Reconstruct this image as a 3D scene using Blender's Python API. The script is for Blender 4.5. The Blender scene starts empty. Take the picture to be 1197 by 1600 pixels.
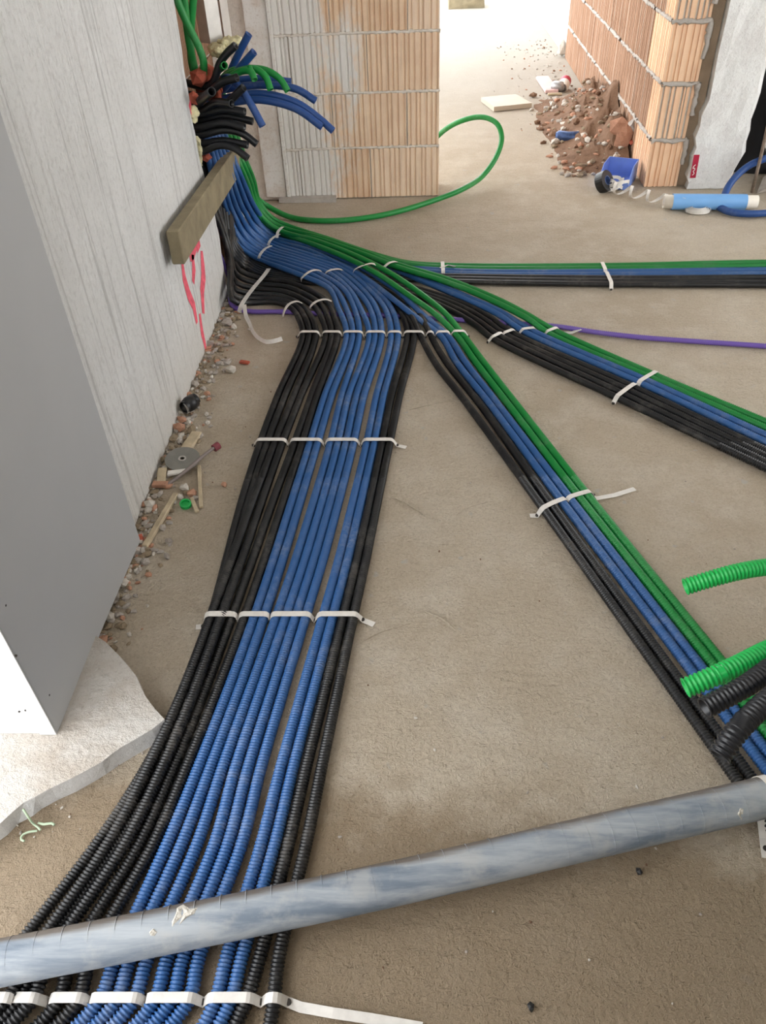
import bpy, math, random
import numpy as np
from mathutils import Vector, Matrix, noise
random.seed(7)
C = bpy.context.scene
COL = C.collection

# ------------------------------------------------------------------ camera, sky, exposure
FPX, CX, CY, HC = 1210.0, 598.5, 800.0, 1.40          # focal length / centre in pixels of 1197x1600, eye height
_y = np.array([640 - CX, -245 - CY, FPX]); _y /= np.linalg.norm(_y)      # corridor direction seen from the camera
_d = np.array([663 - CX, 2204 - CY, FPX]); _d -= _y * (_d @ _y); _d /= np.linalg.norm(_d)   # straight down
_z = -_d; _x = np.cross(_y, _z)
RW = np.array([_x, _y, _z])
cam = bpy.data.cameras.new('camera'); cam_o = bpy.data.objects.new('camera', cam); COL.objects.link(cam_o)
cam.sensor_fit = 'HORIZONTAL'; cam.sensor_width = 36.0; cam.lens = FPX / 1197.0 * 36.0
cam.shift_x = (598.5 - CX) / 1197.0; cam.clip_start = 0.05; cam.clip_end = 200
_r, _u, _b = RW @ np.array([1, 0, 0.]), RW @ np.array([0, -1., 0]), RW @ np.array([0, 0, -1.])
cam_o.matrix_world = Matrix(((_r[0], _u[0], _b[0], 0), (_r[1], _u[1], _b[1], 0), (_r[2], _u[2], _b[2], HC), (0, 0, 0, 1)))
C.camera = cam_o

world = bpy.data.worlds.new('overcast_sky'); C.world = world; world.use_nodes = True
_bg = world.node_tree.nodes['Background']
_bg.inputs['Color'].default_value = (0.97, 0.985, 1.0, 1); _bg.inputs['Strength'].default_value = 1.0
C.view_settings.view_transform = 'Standard'; C.view_settings.look = 'None'
C.view_settings.gamma = 1.0; C.view_settings.use_curve_mapping = False
C.view_settings.exposure = 2.48

# ------------------------------------------------------------------ from a sight line to a real surface
def _ray(px, py): return RW @ np.array([px - CX, py - CY, FPX])
def at(px, py, z=0.0):                                  # point on the horizontal plane z
    r = _ray(px, py); t = (z - HC) / r[2]; return Vector((t * r[0], t * r[1], z))
def aty(px, py, y):                                     # point on the upright plane y
    r = _ray(px, py); t = y / r[1]; return Vector((t * r[0], y, HC + t * r[2]))
def atx(px, py, x):
    r = _ray(px, py); t = x / r[0]; return Vector((x, t * r[1], HC + t * r[2]))

# ------------------------------------------------------------------ materials
def srgb(r, g, b):
    f = lambda c: (c / 255 / 12.92) if c / 255 <= 0.04045 else ((c / 255 + 0.055) / 1.055) ** 2.4
    return (f(r), f(g), f(b), 1)
class NT:
    def __init__(s, name):
        s.m = bpy.data.materials.new(name); s.m.use_nodes = True
        s.t = s.m.node_tree; s.n = s.t.nodes; s.l = s.t.links
        s.b = s.n['Principled BSDF']
        s.pos = s.n.new('ShaderNodeNewGeometry').outputs['Position']
    def link(s, a, b): s.l.new(a, b)
    def mapping(s, scale=(1, 1, 1), rot=(0, 0, 0), src=None):
        m = s.n.new('ShaderNodeMapping'); m.inputs['Scale'].default_value = scale; m.inputs['Rotation'].default_value = rot
        s.link(src or s.pos, m.inputs['Vector']); return m.outputs[0]
    def noise(s, scale, detail=4, rough=0.55, vec=None, dist=0.0):
        n = s.n.new('ShaderNodeTexNoise'); n.inputs['Scale'].default_value = scale; n.inputs['Detail'].default_value = detail
        n.inputs['Roughness'].default_value = rough; n.inputs['Distortion'].default_value = dist
        s.link(vec or s.pos, n.inputs['Vector']); return n.outputs[0]
    def ramp(s, fac, a, b, ca=(0, 0, 0, 1), cb=(1, 1, 1, 1)):
        r = s.n.new('ShaderNodeValToRGB'); e = r.color_ramp.elements
        e[0].position, e[1].position = a, b; e[0].color, e[1].color = ca, cb
        s.link(fac, r.inputs[0]); return r.outputs[0]
    def mix(s, fac, a, b, kind='MIX'):
        m = s.n.new('ShaderNodeMix'); m.data_type = 'RGBA'; m.blend_type = kind
        for i, v in ((0, fac), (6, a), (7, b)):
            if hasattr(v, 'links'): s.link(v, m.inputs[i])
            else: m.inputs[i].default_value = v
        return m.outputs[2]
    def math(s, op, a, b=0.0):
        m = s.n.new('ShaderNodeMath'); m.operation = op
        for i, v in ((0, a), (1, b)):
            if hasattr(v, 'links'): s.link(v, m.inputs[i])
            else: m.inputs[i].default_value = v
        return m.outputs[0]
    def sep(s, vec=None):
        n = s.n.new('ShaderNodeSeparateXYZ'); s.link(vec or s.pos, n.inputs[0]); return n.outputs
    def rand(s): return s.n.new('ShaderNodeObjectInfo').outputs['Random']
    def bump(s, h, dist, strength=1.0, prev=None):
        n = s.n.new('ShaderNodeBump'); n.inputs['Distance'].default_value = dist; n.inputs['Strength'].default_value = strength
        s.link(h, n.inputs['Height'])
        if prev: s.link(prev, n.inputs['Normal'])
        return n.outputs[0]
    def done(s, color=None, rough=0.8, normal=None, metal=0.0, spec=0.5):
        if color is not None:
            if hasattr(color, 'links'): s.link(color, s.b.inputs['Base Color'])
            else: s.b.inputs['Base Color'].default_value = color
        if hasattr(rough, 'links'): s.link(rough, s.b.inputs['Roughness'])
        else: s.b.inputs['Roughness'].default_value = rough
        s.b.inputs['Metallic'].default_value = metal; s.b.inputs['Specular IOR Level'].default_value = spec
        if normal: s.link(normal, s.b.inputs['Normal'])
        return s.m
def simple(name, col, rough=0.7, var=0.12, scale=40, bump=0.0, metal=0.0, spec=0.5):
    t = NT(name); n = t.noise(scale, 5)
    dark = tuple(c * (1 - 2 * var) for c in col[:3]) + (1,); lite = tuple(min(1, c * (1 + var)) for c in col[:3]) + (1,)
    return t.done(t.ramp(n, 0.3, 0.7, dark, lite), rough, t.bump(t.noise(scale * 3, 4), bump) if bump else None, metal, spec)

def m_floor():
    t = NT('screed_concrete')
    big = t.noise(0.9, 5, 0.6); mid = t.noise(6, 6, 0.65); fine = t.noise(160, 3, 0.7)
    c = t.ramp(big, 0.35, 0.65, (0.50, 0.415, 0.31, 1), (0.62, 0.535, 0.42, 1))
    c = t.mix(t.ramp(mid, 0.45, 0.75), c, (0.66, 0.585, 0.48, 1))
    c = t.mix(t.math('MULTIPLY', t.ramp(fine, 0.45, 0.72), 0.35), c, (0.27, 0.215, 0.155, 1))
    spots = t.noise(22, 2, 0.4)
    c = t.mix(t.ramp(spots, 0.70, 0.76), c, (0.52, 0.48, 0.42, 1))
    # near floor browner: some real dirt, mostly foreground shade painted into the colour
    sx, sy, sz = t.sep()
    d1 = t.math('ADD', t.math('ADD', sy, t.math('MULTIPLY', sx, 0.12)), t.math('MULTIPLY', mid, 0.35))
    dirt = t.ramp(d1, 0.85, 1.35, (1, 1, 1, 1), (0, 0, 0, 1))  # one mask for brown dirt and the painted near-floor shade
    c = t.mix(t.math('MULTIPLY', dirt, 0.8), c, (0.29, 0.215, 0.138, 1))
    far = t.ramp(t.math('MULTIPLY', sy, 0.1), 0.46, 0.66)
    c = t.mix(t.math('MULTIPLY', far, 0.85), c, (0.42, 0.385, 0.335, 1))
    streak = t.noise(1.0, 5, 0.62, t.mapping((11, 34, 10), (0, 0, 0.25)), 0.6)
    n1 = t.bump(streak, 0.012, 0.8); n2 = t.bump(t.noise(75, 5, 0.75), 0.011, 1.0, n1); n3 = t.bump(fine, 0.002, 1.0, n2)
    return t.done(c, 0.9, n3, spec=0.2)
def m_concrete_wall():
    t = NT('combed_concrete')
    sx, sy, sz = t.sep()
    n = t.noise(3, 5, 0.6); f = t.noise(70, 4, 0.7)
    c = t.ramp(n, 0.3, 0.7, (0.66, 0.655, 0.64, 1), (0.78, 0.78, 0.77, 1))
    c = t.mix(t.math('MULTIPLY', t.ramp(f, 0.5, 0.72), 0.4), c, (0.40, 0.39, 0.37, 1))
    st = t.noise(1.0, 3, 0.6, t.mapping((48, 48, 1.1)), 0.25)
    c = t.mix(t.math('MULTIPLY', t.ramp(st, 0.56, 0.64), 0.55), c, (0.40, 0.39, 0.38, 1))
    low = t.ramp(sz, 0.0, 0.30, (1, 1, 1, 1), (0, 0, 0, 1))
    c = t.mix(t.math('MULTIPLY', low, t.math('MULTIPLY', n, 0.9)), c, (0.56, 0.52, 0.45, 1))
    nb = t.bump(st, 0.014, 0.8); nb = t.bump(f, 0.005, 0.9, nb)
    return t.done(c, 0.9, nb, spec=0.2)
def m_rough_white(name, col, dirt=(0.45, 0.38, 0.30, 1), amt=0.5, sc=9, b=0.004):
    t = NT(name); n = t.noise(sc, 6, 0.65)
    c = t.mix(t.math('MULTIPLY', t.ramp(n, 0.45, 0.70), amt), col, dirt)
    c = t.mix(t.math('MULTIPLY', t.ramp(t.noise(110, 3), 0.55, 0.75), 0.35), c, tuple(0.6 * q for q in dirt[:3]) + (1,))
    return t.done(c, 0.92, t.bump(t.noise(45, 6, 0.7), b), spec=0.2)
def m_brick(name, base, dark, white_edge=None):
    t = NT(name); r = t.rand()
    c = t.mix(r, base, dark)
    n = t.noise(7, 5, 0.6)
    c = t.mix(t.math('MULTIPLY', t.ramp(n, 0.42, 0.72), 0.45), c, tuple(min(1, 1.25 * q) for q in base[:3]) + (1,))
    st = t.noise(1.0, 3, 0.6, t.mapping((55, 55, 3)))
    c = t.mix(t.math('MULTIPLY', t.ramp(st, 0.52, 0.68), 0.35), c, tuple(0.62 * q for q in dark[:3]) + (1,))
    if 'dusty' in name:                                    # lime dust caught in the combing of the faces
        oc = t.n.new('ShaderNodeTexCoord').outputs['Object']; ox, oy, oz = t.sep(oc)
        w_ = t.math('FRACT', t.math('ADD', t.math('MULTIPLY', oy, 10.5), t.math('MULTIPLY', r, 3.0)))
        ln = t.ramp(w_, 0.05, 0.085, (1, 1, 1, 1), (0, 0, 0, 1))
        c = t.mix(t.math('MULTIPLY', t.math('MULTIPLY', ln, t.ramp(n, .3, .5)), 0.75), c, (0.70, 0.62, 0.53, 1))
    if white_edge is not None:
        sx, sy, sz = t.sep()
        k = t.math('ADD', t.math('MULTIPLY', sx, -1.0), t.math('MULTIPLY', t.math('SUBTRACT', t.noise(5, 5, 0.7, t.mapping((1, 1, 0.45))), 0.5), 0.75))
        c = t.mix(t.math('MULTIPLY', t.ramp(k, white_edge, white_edge + 0.10), 0.95), c, (0.82, 0.80, 0.77, 1))
    return t.done(c, 0.9, t.bump(t.noise(120, 4), 0.001), spec=0.2)
def m_conduit(name, col, dust, amt=0.4, rough=0.42):
    t = NT(name)
    n = t.noise(9, 5, 0.65); f = t.noise(60, 4, 0.7)
    k = t.math('MULTIPLY', t.ramp(n, 0.48, 0.72), t.ramp(f, 0.40, 0.65))
    c = t.mix(t.math('MULTIPLY', t.rand(), 0.35), col, tuple(0.72 * q for q in col[:3]) + (1,))
    c = t.mix(t.math('MULTIPLY', k, amt), c, dust)
    return t.done(c, t.ramp(k, 0, 1, (rough,) * 3 + (1,), (0.85,) * 3 + (1,)), spec=0.45)
M = {}
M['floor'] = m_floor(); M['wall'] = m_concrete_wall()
M['plinth'] = m_rough_white('plinth_screed', (0.60, 0.57, 0.53, 1), (0.43, 0.36, 0.29, 1), 0.7, 8, 0.010)
M['plinth_edge'] = m_rough_white('plinth_edge_foam', (0.66, 0.66, 0.66, 1), (0.52, 0.50, 0.47, 1), 0.5, 6, 0.003)
M['column'] = m_rough_white('column_concrete', (0.80, 0.80, 0.78, 1), (0.56, 0.51, 0.49, 1), 0.45, 7, 0.006)
M['mortar'] = m_rough_white('mortar', (0.52, 0.48, 0.44, 1), (0.38, 0.35, 0.31, 1), 0.6, 20, 0.006)
M['mortar_pale'] = m_rough_white('pale_mortar', (0.78, 0.72, 0.65, 1), (0.60, 0.52, 0.44, 1), 0.5, 20, 0.006)
M['ceiling'] = m_rough_white('ceiling_concrete', (0.58, 0.57, 0.55, 1))
M['outer'] = m_rough_white('outer_wall_render', (0.45, 0.43, 0.40, 1))
M['white_wall'] = m_rough_white('white_concrete', (0.66, 0.69, 0.70, 1), (0.55, 0.56, 0.56, 1), 0.4, 3, 0.002)
M['whitestrip'] = m_rough_white('white_plaster', (0.82, 0.80, 0.77, 1), (0.52, 0.36, 0.22, 1), 0.40, 9, 0.002)
M['brick'] = m_brick('hollow_brick', srgb(238, 212, 186), srgb(226, 192, 160), 0.30)
M['brick_end'] = m_brick('hollow_brick_lit', srgb(240, 204, 172), srgb(234, 192, 156))  # lit copy of the brick, brightness of the end face put into the colour
M['brick_side'] = m_brick('hollow_brick_dusty', srgb(172, 138, 114), srgb(156, 122, 98))  # darker copy of the same brick, shade of the corridor face painted in
M['brick_red'] = simple('broken_brick', srgb(178, 88, 66), 0.9, 0.2, 25, 0.003)
M['gypsum'] = simple('grey_plasterboard', srgb(178, 179, 180), 0.75, 0.012, 5, 0.0)
M['gypsum_w'] = simple('white_plasterboard', srgb(226, 226, 226), 0.75, 0.01, 5, 0.0)
M['black'] = m_conduit('black_conduit', (0.011, 0.0115, 0.013, 1), (0.22, 0.20, 0.175, 1), 0.5, 0.36)
M['black_clean'] = m_conduit('black_conduit_clean', (0.011, 0.012, 0.015, 1), (0.10, 0.10, 0.10, 1), 0.12, 0.30)
M['blue'] = m_conduit('blue_conduit', srgb(52, 98, 156), (0.36, 0.40, 0.47, 1), 0.55)
M['blue_up'] = m_conduit('blue_conduit_upper', srgb(34, 74, 138), (0.30, 0.33, 0.40, 1), 0.25)
M['green'] = m_conduit('green_conduit', srgb(22, 136, 60), (0.30, 0.40, 0.30, 1), 0.30)
M['green_lite'] = m_conduit('green_conduit_clean', srgb(20, 172, 78), (0.25, 0.5, 0.3, 1), 0.12, 0.34)
M['purple'] = m_conduit('purple_conduit', srgb(118, 92, 182), (0.4, 0.36, 0.46, 1), 0.3)
M['strap'] = simple('galvanised_strap', srgb(226, 222, 216), 0.5, 0.05, 60, 0.0, 0.1)
M['nail'] = simple('nail_steel', srgb(70, 66, 62), 0.5, 0.15, 80, 0, 0.6)
M['wood'] = simple('dusty_pine', srgb(192, 176, 148), 0.85, 0.12, 30, 0.001)
M['wood_dark'] = simple('weathered_plank', srgb(142, 130, 104), 0.85, 0.14, 14, 0.002)
M['wood_brown'] = simple('brown_filler_board', srgb(158, 138, 116), 0.9, 0.12, 12, 0.002)
M['foam'] = simple('expanding_foam', srgb(228, 220, 178), 0.9, 0.10, 60, 0.004)
M['steel'] = simple('zinc_steel', srgb(196, 192, 186), 0.4, 0.06, 20, 0, 0.5)
M['pink'] = simple('pink_spray_paint', srgb(255, 104, 122), 0.85, 0.18, 60)
M['stone'] = m_rough_white('grey_stone', (0.42, 0.38, 0.34, 1), (0.26, 0.21, 0.17, 1), 0.6, 30, 0.003)
M['stone_l'] = m_rough_white('pale_stone', (0.60, 0.56, 0.50, 1), (0.40, 0.35, 0.29, 1), 0.5, 30, 0.003)
M['stone_r'] = m_rough_white('terracotta_shard', srgb(190, 146, 122), srgb(146, 106, 86), 0.5, 30, 0.002)
M['rubble'] = m_rough_white('rubble_dirt', srgb(132, 104, 84), srgb(98, 74, 58), 0.7, 14, 0.01)
M['slab'] = m_rough_white('mortar_slab', srgb(150, 134, 112), srgb(112, 98, 80), 0.6, 14, 0.006)
M['tile'] = simple('beige_tile', srgb(184, 172, 154), 0.6, 0.03, 10)
M['paleplastic'] = simple('pink_strip_plastic', srgb(214, 180, 176), 0.6, 0.05, 20)
M['red'] = simple('red_print', srgb(176, 24, 58), 0.5, 0.08, 30)
M['white'] = simple('white_plastic', srgb(232, 228, 222), 0.55, 0.03, 20)
M['paper'] = simple('cream_cardboard', srgb(232, 224, 210), 0.8, 0.04, 20)
M['film'] = simple('light_blue_film', srgb(122, 176, 232), 0.35, 0.03, 8)
M['bin'] = simple('blue_bin_plastic', srgb(122, 152, 226), 0.45, 0.05, 20)
M['canblue'] = simple('blue_can', srgb(74, 98, 146), 0.35, 0.2, 40, 0.002, 0.5)
M['alu'] = simple('bare_aluminium', srgb(170, 168, 168), 0.35, 0.15, 40, 0, 0.7)
M['blackplastic'] = simple('black_plastic', (0.012, 0.012, 0.013, 1), 0.45, 0.1, 20)
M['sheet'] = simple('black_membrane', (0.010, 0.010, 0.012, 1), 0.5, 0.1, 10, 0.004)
M['rust'] = simple('rusty_rod', srgb(128, 112, 98), 0.8, 0.2, 60, 0.001)
M['cord'] = simple('pale_green_cord', srgb(182, 200, 172), 0.7, 0.1, 40)
M['plaster'] = simple('dried_plaster', srgb(205, 200, 190), 0.9, 0.1, 60, 0.004)
def m_pipe():
    t = NT('smeared_grey_pipe')
    v = t.mapping((3, 26, 26), (0, 0, -0.19))
    a = t.noise(1.0, 6, 0.65, v, 0.4); b = t.noise(14, 5, 0.65)
    c = t.ramp(a, 0.36, 0.62, srgb(112, 124, 138), srgb(166, 172, 178))
    c = t.mix(t.math('MULTIPLY', t.ramp(b, 0.52, 0.66), 0.5), c, srgb(178, 178, 176))
    # darker brown tone along the far side, broken up by noise
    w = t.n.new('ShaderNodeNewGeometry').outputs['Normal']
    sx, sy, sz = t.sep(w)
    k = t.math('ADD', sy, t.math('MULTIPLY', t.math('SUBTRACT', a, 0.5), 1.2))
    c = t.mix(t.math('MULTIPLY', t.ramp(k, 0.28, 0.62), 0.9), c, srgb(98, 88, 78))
    return t.done(c, 0.5, t.bump(b, 0.0012), spec=0.4)
M['pipe'] = m_pipe()

# ------------------------------------------------------------------ mesh helpers
def fast_mesh(name, V, Q):
    V = np.asarray(V, dtype=np.float32); Q = np.asarray(Q, dtype=np.int32)
    me = bpy.data.meshes.new(name); me.vertices.add(len(V)); me.vertices.foreach_set('co', V.ravel())
    me.loops.add(Q.size); me.loops.foreach_set('vertex_index', Q.ravel())
    me.polygons.add(len(Q)); me.polygons.foreach_set('loop_start', np.arange(0, Q.size, Q.shape[1], dtype=np.int32))
    me.polygons.foreach_set('loop_total', np.full(len(Q), Q.shape[1], dtype=np.int32))
    me.update(calc_edges=True); return me
def put(name, me, mat, parent=None, smooth=False):
    if mat and not me.materials: me.materials.append(mat)
    if smooth: me.polygons.foreach_set('use_smooth', np.ones(len(me.polygons), dtype=bool))
    o = bpy.data.objects.new(name, me); COL.objects.link(o)
    if parent: o.parent = parent
    return o
def poly(name, V, F, mat, parent=None, smooth=False):
    me = bpy.data.meshes.new(name); me.from_pydata([tuple(v) for v in V], [], F); me.update()
    return put(name, me, mat, parent, smooth)
def tag(o, label=None, cat=None, group=None, kind=None):
    if label: o['label'] = label
    if cat: o['category'] = cat
    if group: o['group'] = group
    if kind: o['kind'] = kind
    return o
def empty(name, loc=(0, 0, 0)):
    o = bpy.data.objects.new(name, None); COL.objects.link(o); o.location = loc
    return o
def under(part, root):                                  # keep a world-built part in place below its thing
    part.parent = root; part.matrix_parent_inverse = Matrix.Translation(root.location).inverted()
    return part
def box(x0, x1, y0, y1, z0, z1, bev=0.0, jit=0.0):
    V = [(x, y, z) for z in (z0, z1) for (x, y) in ((x0, y0), (x1, y0), (x1, y1), (x0, y1))]
    V = [tuple(c + random.uniform(-jit, jit) for c in v) for v in V]
    return V, [(3, 2, 1, 0), (4, 5, 6, 7), (0, 1, 5, 4), (1, 2, 6, 5), (2, 3, 7, 6), (3, 0, 4, 7)]
def obox(p, u, v, w, a, b, c, bev=0.004):               # box centred at p on axes u,v,w (half sizes a,b,c), edges eased
    import bmesh
    bm = bmesh.new(); bmesh.ops.create_cube(bm, size=2)
    bmesh.ops.scale(bm, vec=(a, b, c), verts=bm.verts)
    if bev: bmesh.ops.bevel(bm, geom=list(bm.edges), offset=min(bev, a * .4, b * .4, c * .4), segments=1, affect='EDGES', profile=.5)
    mt = Matrix((u, v, w)).transposed().to_4x4(); mt.translation = p
    bm.transform(mt); me = bpy.data.meshes.new('m'); bm.to_mesh(me); bm.free(); return me
def prism(pts, axis, a, b):                             # polygon (2D) pushed along an axis
    n = len(pts); V = []
    for t in (a, b):
        for (p, q) in pts: V.append({'x': (t, p, q), 'y': (p, t, q), 'z': (p, q, t)}[axis])
    F = [tuple(range(n - 1, -1, -1)), tuple(range(n, 2 * n))] + [(i, (i + 1) % n, n + (i + 1) % n, n + i) for i in range(n)]
    return V, F
def spline(P, step):
    P = np.array([tuple(p) for p in P], dtype=float)
    if len(P) == 2: P = np.array([P[0], (P[0] + P[1]) / 2, P[1]])
    E = np.vstack([2 * P[0] - P[1], P, 2 * P[-1] - P[-2]]); out = []
    for i in range(1, len(E) - 2):
        p0, p1, p2, p3 = E[i - 1:i + 3]
        t0 = 0.; t1 = t0 + max(1e-6, np.linalg.norm(p1 - p0)) ** .5; t2 = t1 + max(1e-6, np.linalg.norm(p2 - p1)) ** .5; t3 = t2 + max(1e-6, np.linalg.norm(p3 - p2)) ** .5
        n = max(4, int(np.linalg.norm(p2 - p1) / .01)); t = np.linspace(t1, t2, n, endpoint=False)[:, None]
        A1 = (t1 - t) / (t1 - t0) * p0 + (t - t0) / (t1 - t0) * p1; A2 = (t2 - t) / (t2 - t1) * p1 + (t - t1) / (t2 - t1) * p2
        A3 = (t3 - t) / (t3 - t2) * p2 + (t - t2) / (t3 - t2) * p3
        B1 = (t2 - t) / (t2 - t0) * A1 + (t - t0) / (t2 - t0) * A2; B2 = (t3 - t) / (t3 - t1) * A2 + (t - t1) / (t3 - t1) * A3
        out.append((t2 - t) / (t2 - t1) * B1 + (t - t1) / (t2 - t1) * B2)
    out.append(P[-1][None]); D = np.vstack(out)
    s = np.concatenate([[0], np.cumsum(np.linalg.norm(np.diff(D, axis=0), axis=1))])
    k = max(2, int(s[-1] / step) + 1); q = np.linspace(0, s[-1], k)
    return np.stack([np.interp(q, s, D[:, i]) for i in range(3)], 1)
def frames(P):
    T = np.gradient(P, axis=0); T /= np.linalg.norm(T, axis=1)[:, None] + 1e-12
    up = np.array([0, 0, 1.]) if abs(T[0][2]) < .9 else np.array([1., 0, 0])
    N = np.zeros_like(P); n = up - T[0] * (up @ T[0]); n /= np.linalg.norm(n)
    for i in range(len(P)):
        n = n - T[i] * (n @ T[i]); n /= np.linalg.norm(n); N[i] = n
    return T, N, np.cross(T, N)
def tube_mesh(P, R, seg, ends=True, hollow=(False, False)):
    T, N, B = frames(P); a = np.linspace(0, 2 * np.pi, seg, endpoint=False)
    R = np.asarray(R) * np.ones(len(P))
    V = P[:, None, :] + R[:, None, None] * (np.cos(a)[None, :, None] * N[:, None, :] + np.sin(a)[None, :, None] * B[:, None, :])
    rings = [V[i] for i in range(len(P))] if any(hollow) else None
    if rings is not None:
        def inner(i, d): return [P[i] + .8 * R[i] * (np.cos(a)[:, None] * N[i] + np.sin(a)[:, None] * B[i]) + d * k * T[i] for k in (0, .05)]
        if hollow[1]: rings += inner(-1, -1)
        if hollow[0]: rings = inner(0, 1)[::-1] + rings
        V = np.stack(rings)
    n = len(V); i = np.arange(n - 1)[:, None] * seg; j = np.arange(seg)[None]; j2 = (j + 1) % seg
    Q = np.stack([i + j, i + j2, i + seg + j2, i + seg + j], -1).reshape(-1, 4)
    return fast_mesh('tube', V.reshape(-1, 3), Q)
def tube(name, pts, r, mat, parent=None, seg=12, step=.02, hollow=(False, False)):
    P = spline(pts, step); return put(name, tube_mesh(P, r, seg, hollow=hollow), mat, parent, True)
def ribbed(name, pts, r, mat, seg=12, pitch=.0065, depth=.25, fine_y=1.75, rib_from=9.0, hollow=(False, False), rings=4):
    """corrugated tube: ridges are geometry; few rings per ridge where it is far away, plain where y > rib_from"""
    D = spline(pts, pitch / 4); L = len(D)
    prof = [1, 1, 1 - depth, 1 - depth] if rings == 4 else [1, 1.0, 1 - .5 * depth, 1 - depth, 1 - depth, 1 - .5 * depth]
    if rings == 6: D = spline(pts, pitch / 6); L = len(D)
    keep, rad = [], []; np_ = len(prof)
    for i in range(L):
        k = i % np_; y = D[i][1]
        if y > rib_from:
            if i % (np_ * 4) == 0 or i == L - 1: keep.append(i); rad.append(r * (1 - depth * .3))
        elif y > fine_y:
            if k == 0: keep.append(i); rad.append(r)
            elif k == 2 * np_ // 4: keep.append(i); rad.append(r * (1 - depth))
        else: keep.append(i); rad.append(r * prof[k])
    return put(name, tube_mesh(D[keep], np.array(rad), seg, hollow=hollow), mat, None, True)
def ribbon(pts, wdir, w, t):                            # flat band along pts, wide along wdir
    P = [Vector(p) for p in pts]; V = []; n = len(P)
    for i, p in enumerate(P):
        T = (P[min(i + 1, n - 1)] - P[max(i - 1, 0)]).normalized()
        W = (wdir[i] if isinstance(wdir, list) else wdir).copy(); W = (W - T * W.dot(T)).normalized(); N = T.cross(W)
        for a, b in ((-.5, 0), (.5, 0), (.5, 1), (-.5, 1)): V.append(p + W * (a * w) + N * (b * t))
    F = [(0, 1, 2, 3), tuple(4 * (n - 1) + k for k in (3, 2, 1, 0))]
    for i in range(n - 1):
        for k in range(4):
            F.append((4 * i + k, 4 * i + 4 + k, 4 * i + 4 + (k + 1) % 4, 4 * i + (k + 1) % 4))
    return V, F
def chunk(p, s, seed, flat=.6):                         # angular stone: a jittered low ball, resting on p.z
    import bmesh
    rs = random.Random(seed); bm = bmesh.new(); bmesh.ops.create_icosphere(bm, subdivisions=1, radius=1)
    sx, sy, sz = s
    for v in bm.verts:
        k = rs.uniform(.72, 1.15); v.co = Vector((v.co.x * sx * k, v.co.y * sy * k, v.co.z * sz * k))
    a = rs.uniform(0, 6.3); bm.transform(Matrix.Rotation(a, 4, 'Z'))
    lo = min(v.co.z for v in bm.verts); bm.transform(Matrix.Translation(Vector(p) - Vector((0, 0, lo))))
    me = bpy.data.meshes.new('chunk'); bm.to_mesh(me); bm.free(); return me

# ------------------------------------------------------------------ the setting
def make_floor():
    xs = np.concatenate([np.arange(-1.6, 2.2, .03), np.arange(2.2, 6.1, .3)]); xs = np.concatenate([np.arange(-5, -1.6, .3), xs])
    ys = np.concatenate([np.arange(-3, .2, .2), np.arange(.2, 4.6, .03), np.arange(4.6, 16, .1)])
    V = []
    for y in ys:
        for x in xs:
            z = .0022 * noise.noise((x * 2.2, y * 2.2, 0)) + .0012 * noise.noise((x * 9, y * 9, 3)) - .0024
            V.append((x, y, z))
    nx = len(xs); Q = [(j * nx + i, j * nx + i + 1, (j + 1) * nx + i + 1, (j + 1) * nx + i) for j in range(len(ys) - 1) for i in range(nx - 1)]
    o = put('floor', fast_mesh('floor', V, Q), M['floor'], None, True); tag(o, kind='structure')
    o['label'] = 'rough beige-grey concrete screed floor'
make_floor()
_fl = bpy.data.objects['floor']
for pts_, r_ in (([(713, 806), (722, 797), (736, 790), (762, 783)], .0035), ([(612, 777), (635, 786), (662, 803)], .003), ([(640, 640), (690, 628), (745, 624)], .003), ([(560, 1095 - 90), (600, 985), (640, 975)], .0025),
                 ([(655, 952), (690, 966), (712, 985)], .003), ([(985, 640), (1040, 660), (1100, 668)], .0025), ([(350, 590), (320, 606), (300, 630)], .004)):
    D_ = spline([at(a, b, -.0008) for a, b in pts_], .012); n_ = len(D_)
    put('trowel_ridge', tube_mesh(D_, np.array([r_ * (.25 + .75 * math.sin(math.pi * (i + .5) / n_)) * random.uniform(.7, 1.2) for i in range(n_)]), 8), M['floor'], _fl, True)

def struct(name, VF, mat, label=None, parent=None):
    o = poly(name, VF[0], VF[1], mat, parent)
    if not parent: o['kind'] = 'structure'
    if label: o['label'] = label
    return o
# concrete wall on the left, far edge broken off
rs = random.Random(3)
edge = [(3.03, 0), (3.02, .06), (3.03, .12), (3.045, .2), (3.04, .28), (3.04, .36), (3.0, .44), (2.97, .52), (2.955, .6), (2.95, .68), (2.965, .78), (2.98, .9), (2.995, 1.04), (3.0, 1.4), (3.0, 2.75)]
E2 = []
for i, (a, b) in enumerate(edge):
    E2.append((a + rs.uniform(-.006, .006), b))
    if i < len(edge) - 1:
        c, d = edge[i + 1]; E2.append(((a + c) / 2 + rs.uniform(-.010, .010), (b + d) / 2))
wl = struct('wall_left', prism([(1.2, 0)] + E2 + [(1.2, 2.75)], 'x', -.775, -.98), M['wall'], 'pale combed concrete wall with pink spray marks and a broken far edge')
def spray(pts, w):                                       # paint stroke lying on the wall face
    P = [atx(a, b, -.7738) for a, b in pts]; n = len(P); V = []
    for i, p in enumerate(P):
        k = 2.6 * w * (.35 + .65 * math.sin(math.pi * (i + .5) / n)); T = (P[min(i + 1, n - 1)] - P[max(i - 1, 0)]).normalized(); s = Vector((1, 0, 0)).cross(T) * k
        V += [p - s, p + s]
    return poly('spray_mark', V, [(2 * i, 2 * i + 1, 2 * i + 3, 2 * i + 2) for i in range(n - 1)], M['pink'], wl)
spray([(285, 412), (288, 435), (295, 460), (303, 478), (308, 505)], .009)
spray([(301, 398), (303, 420), (302, 442)], .008)
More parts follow.
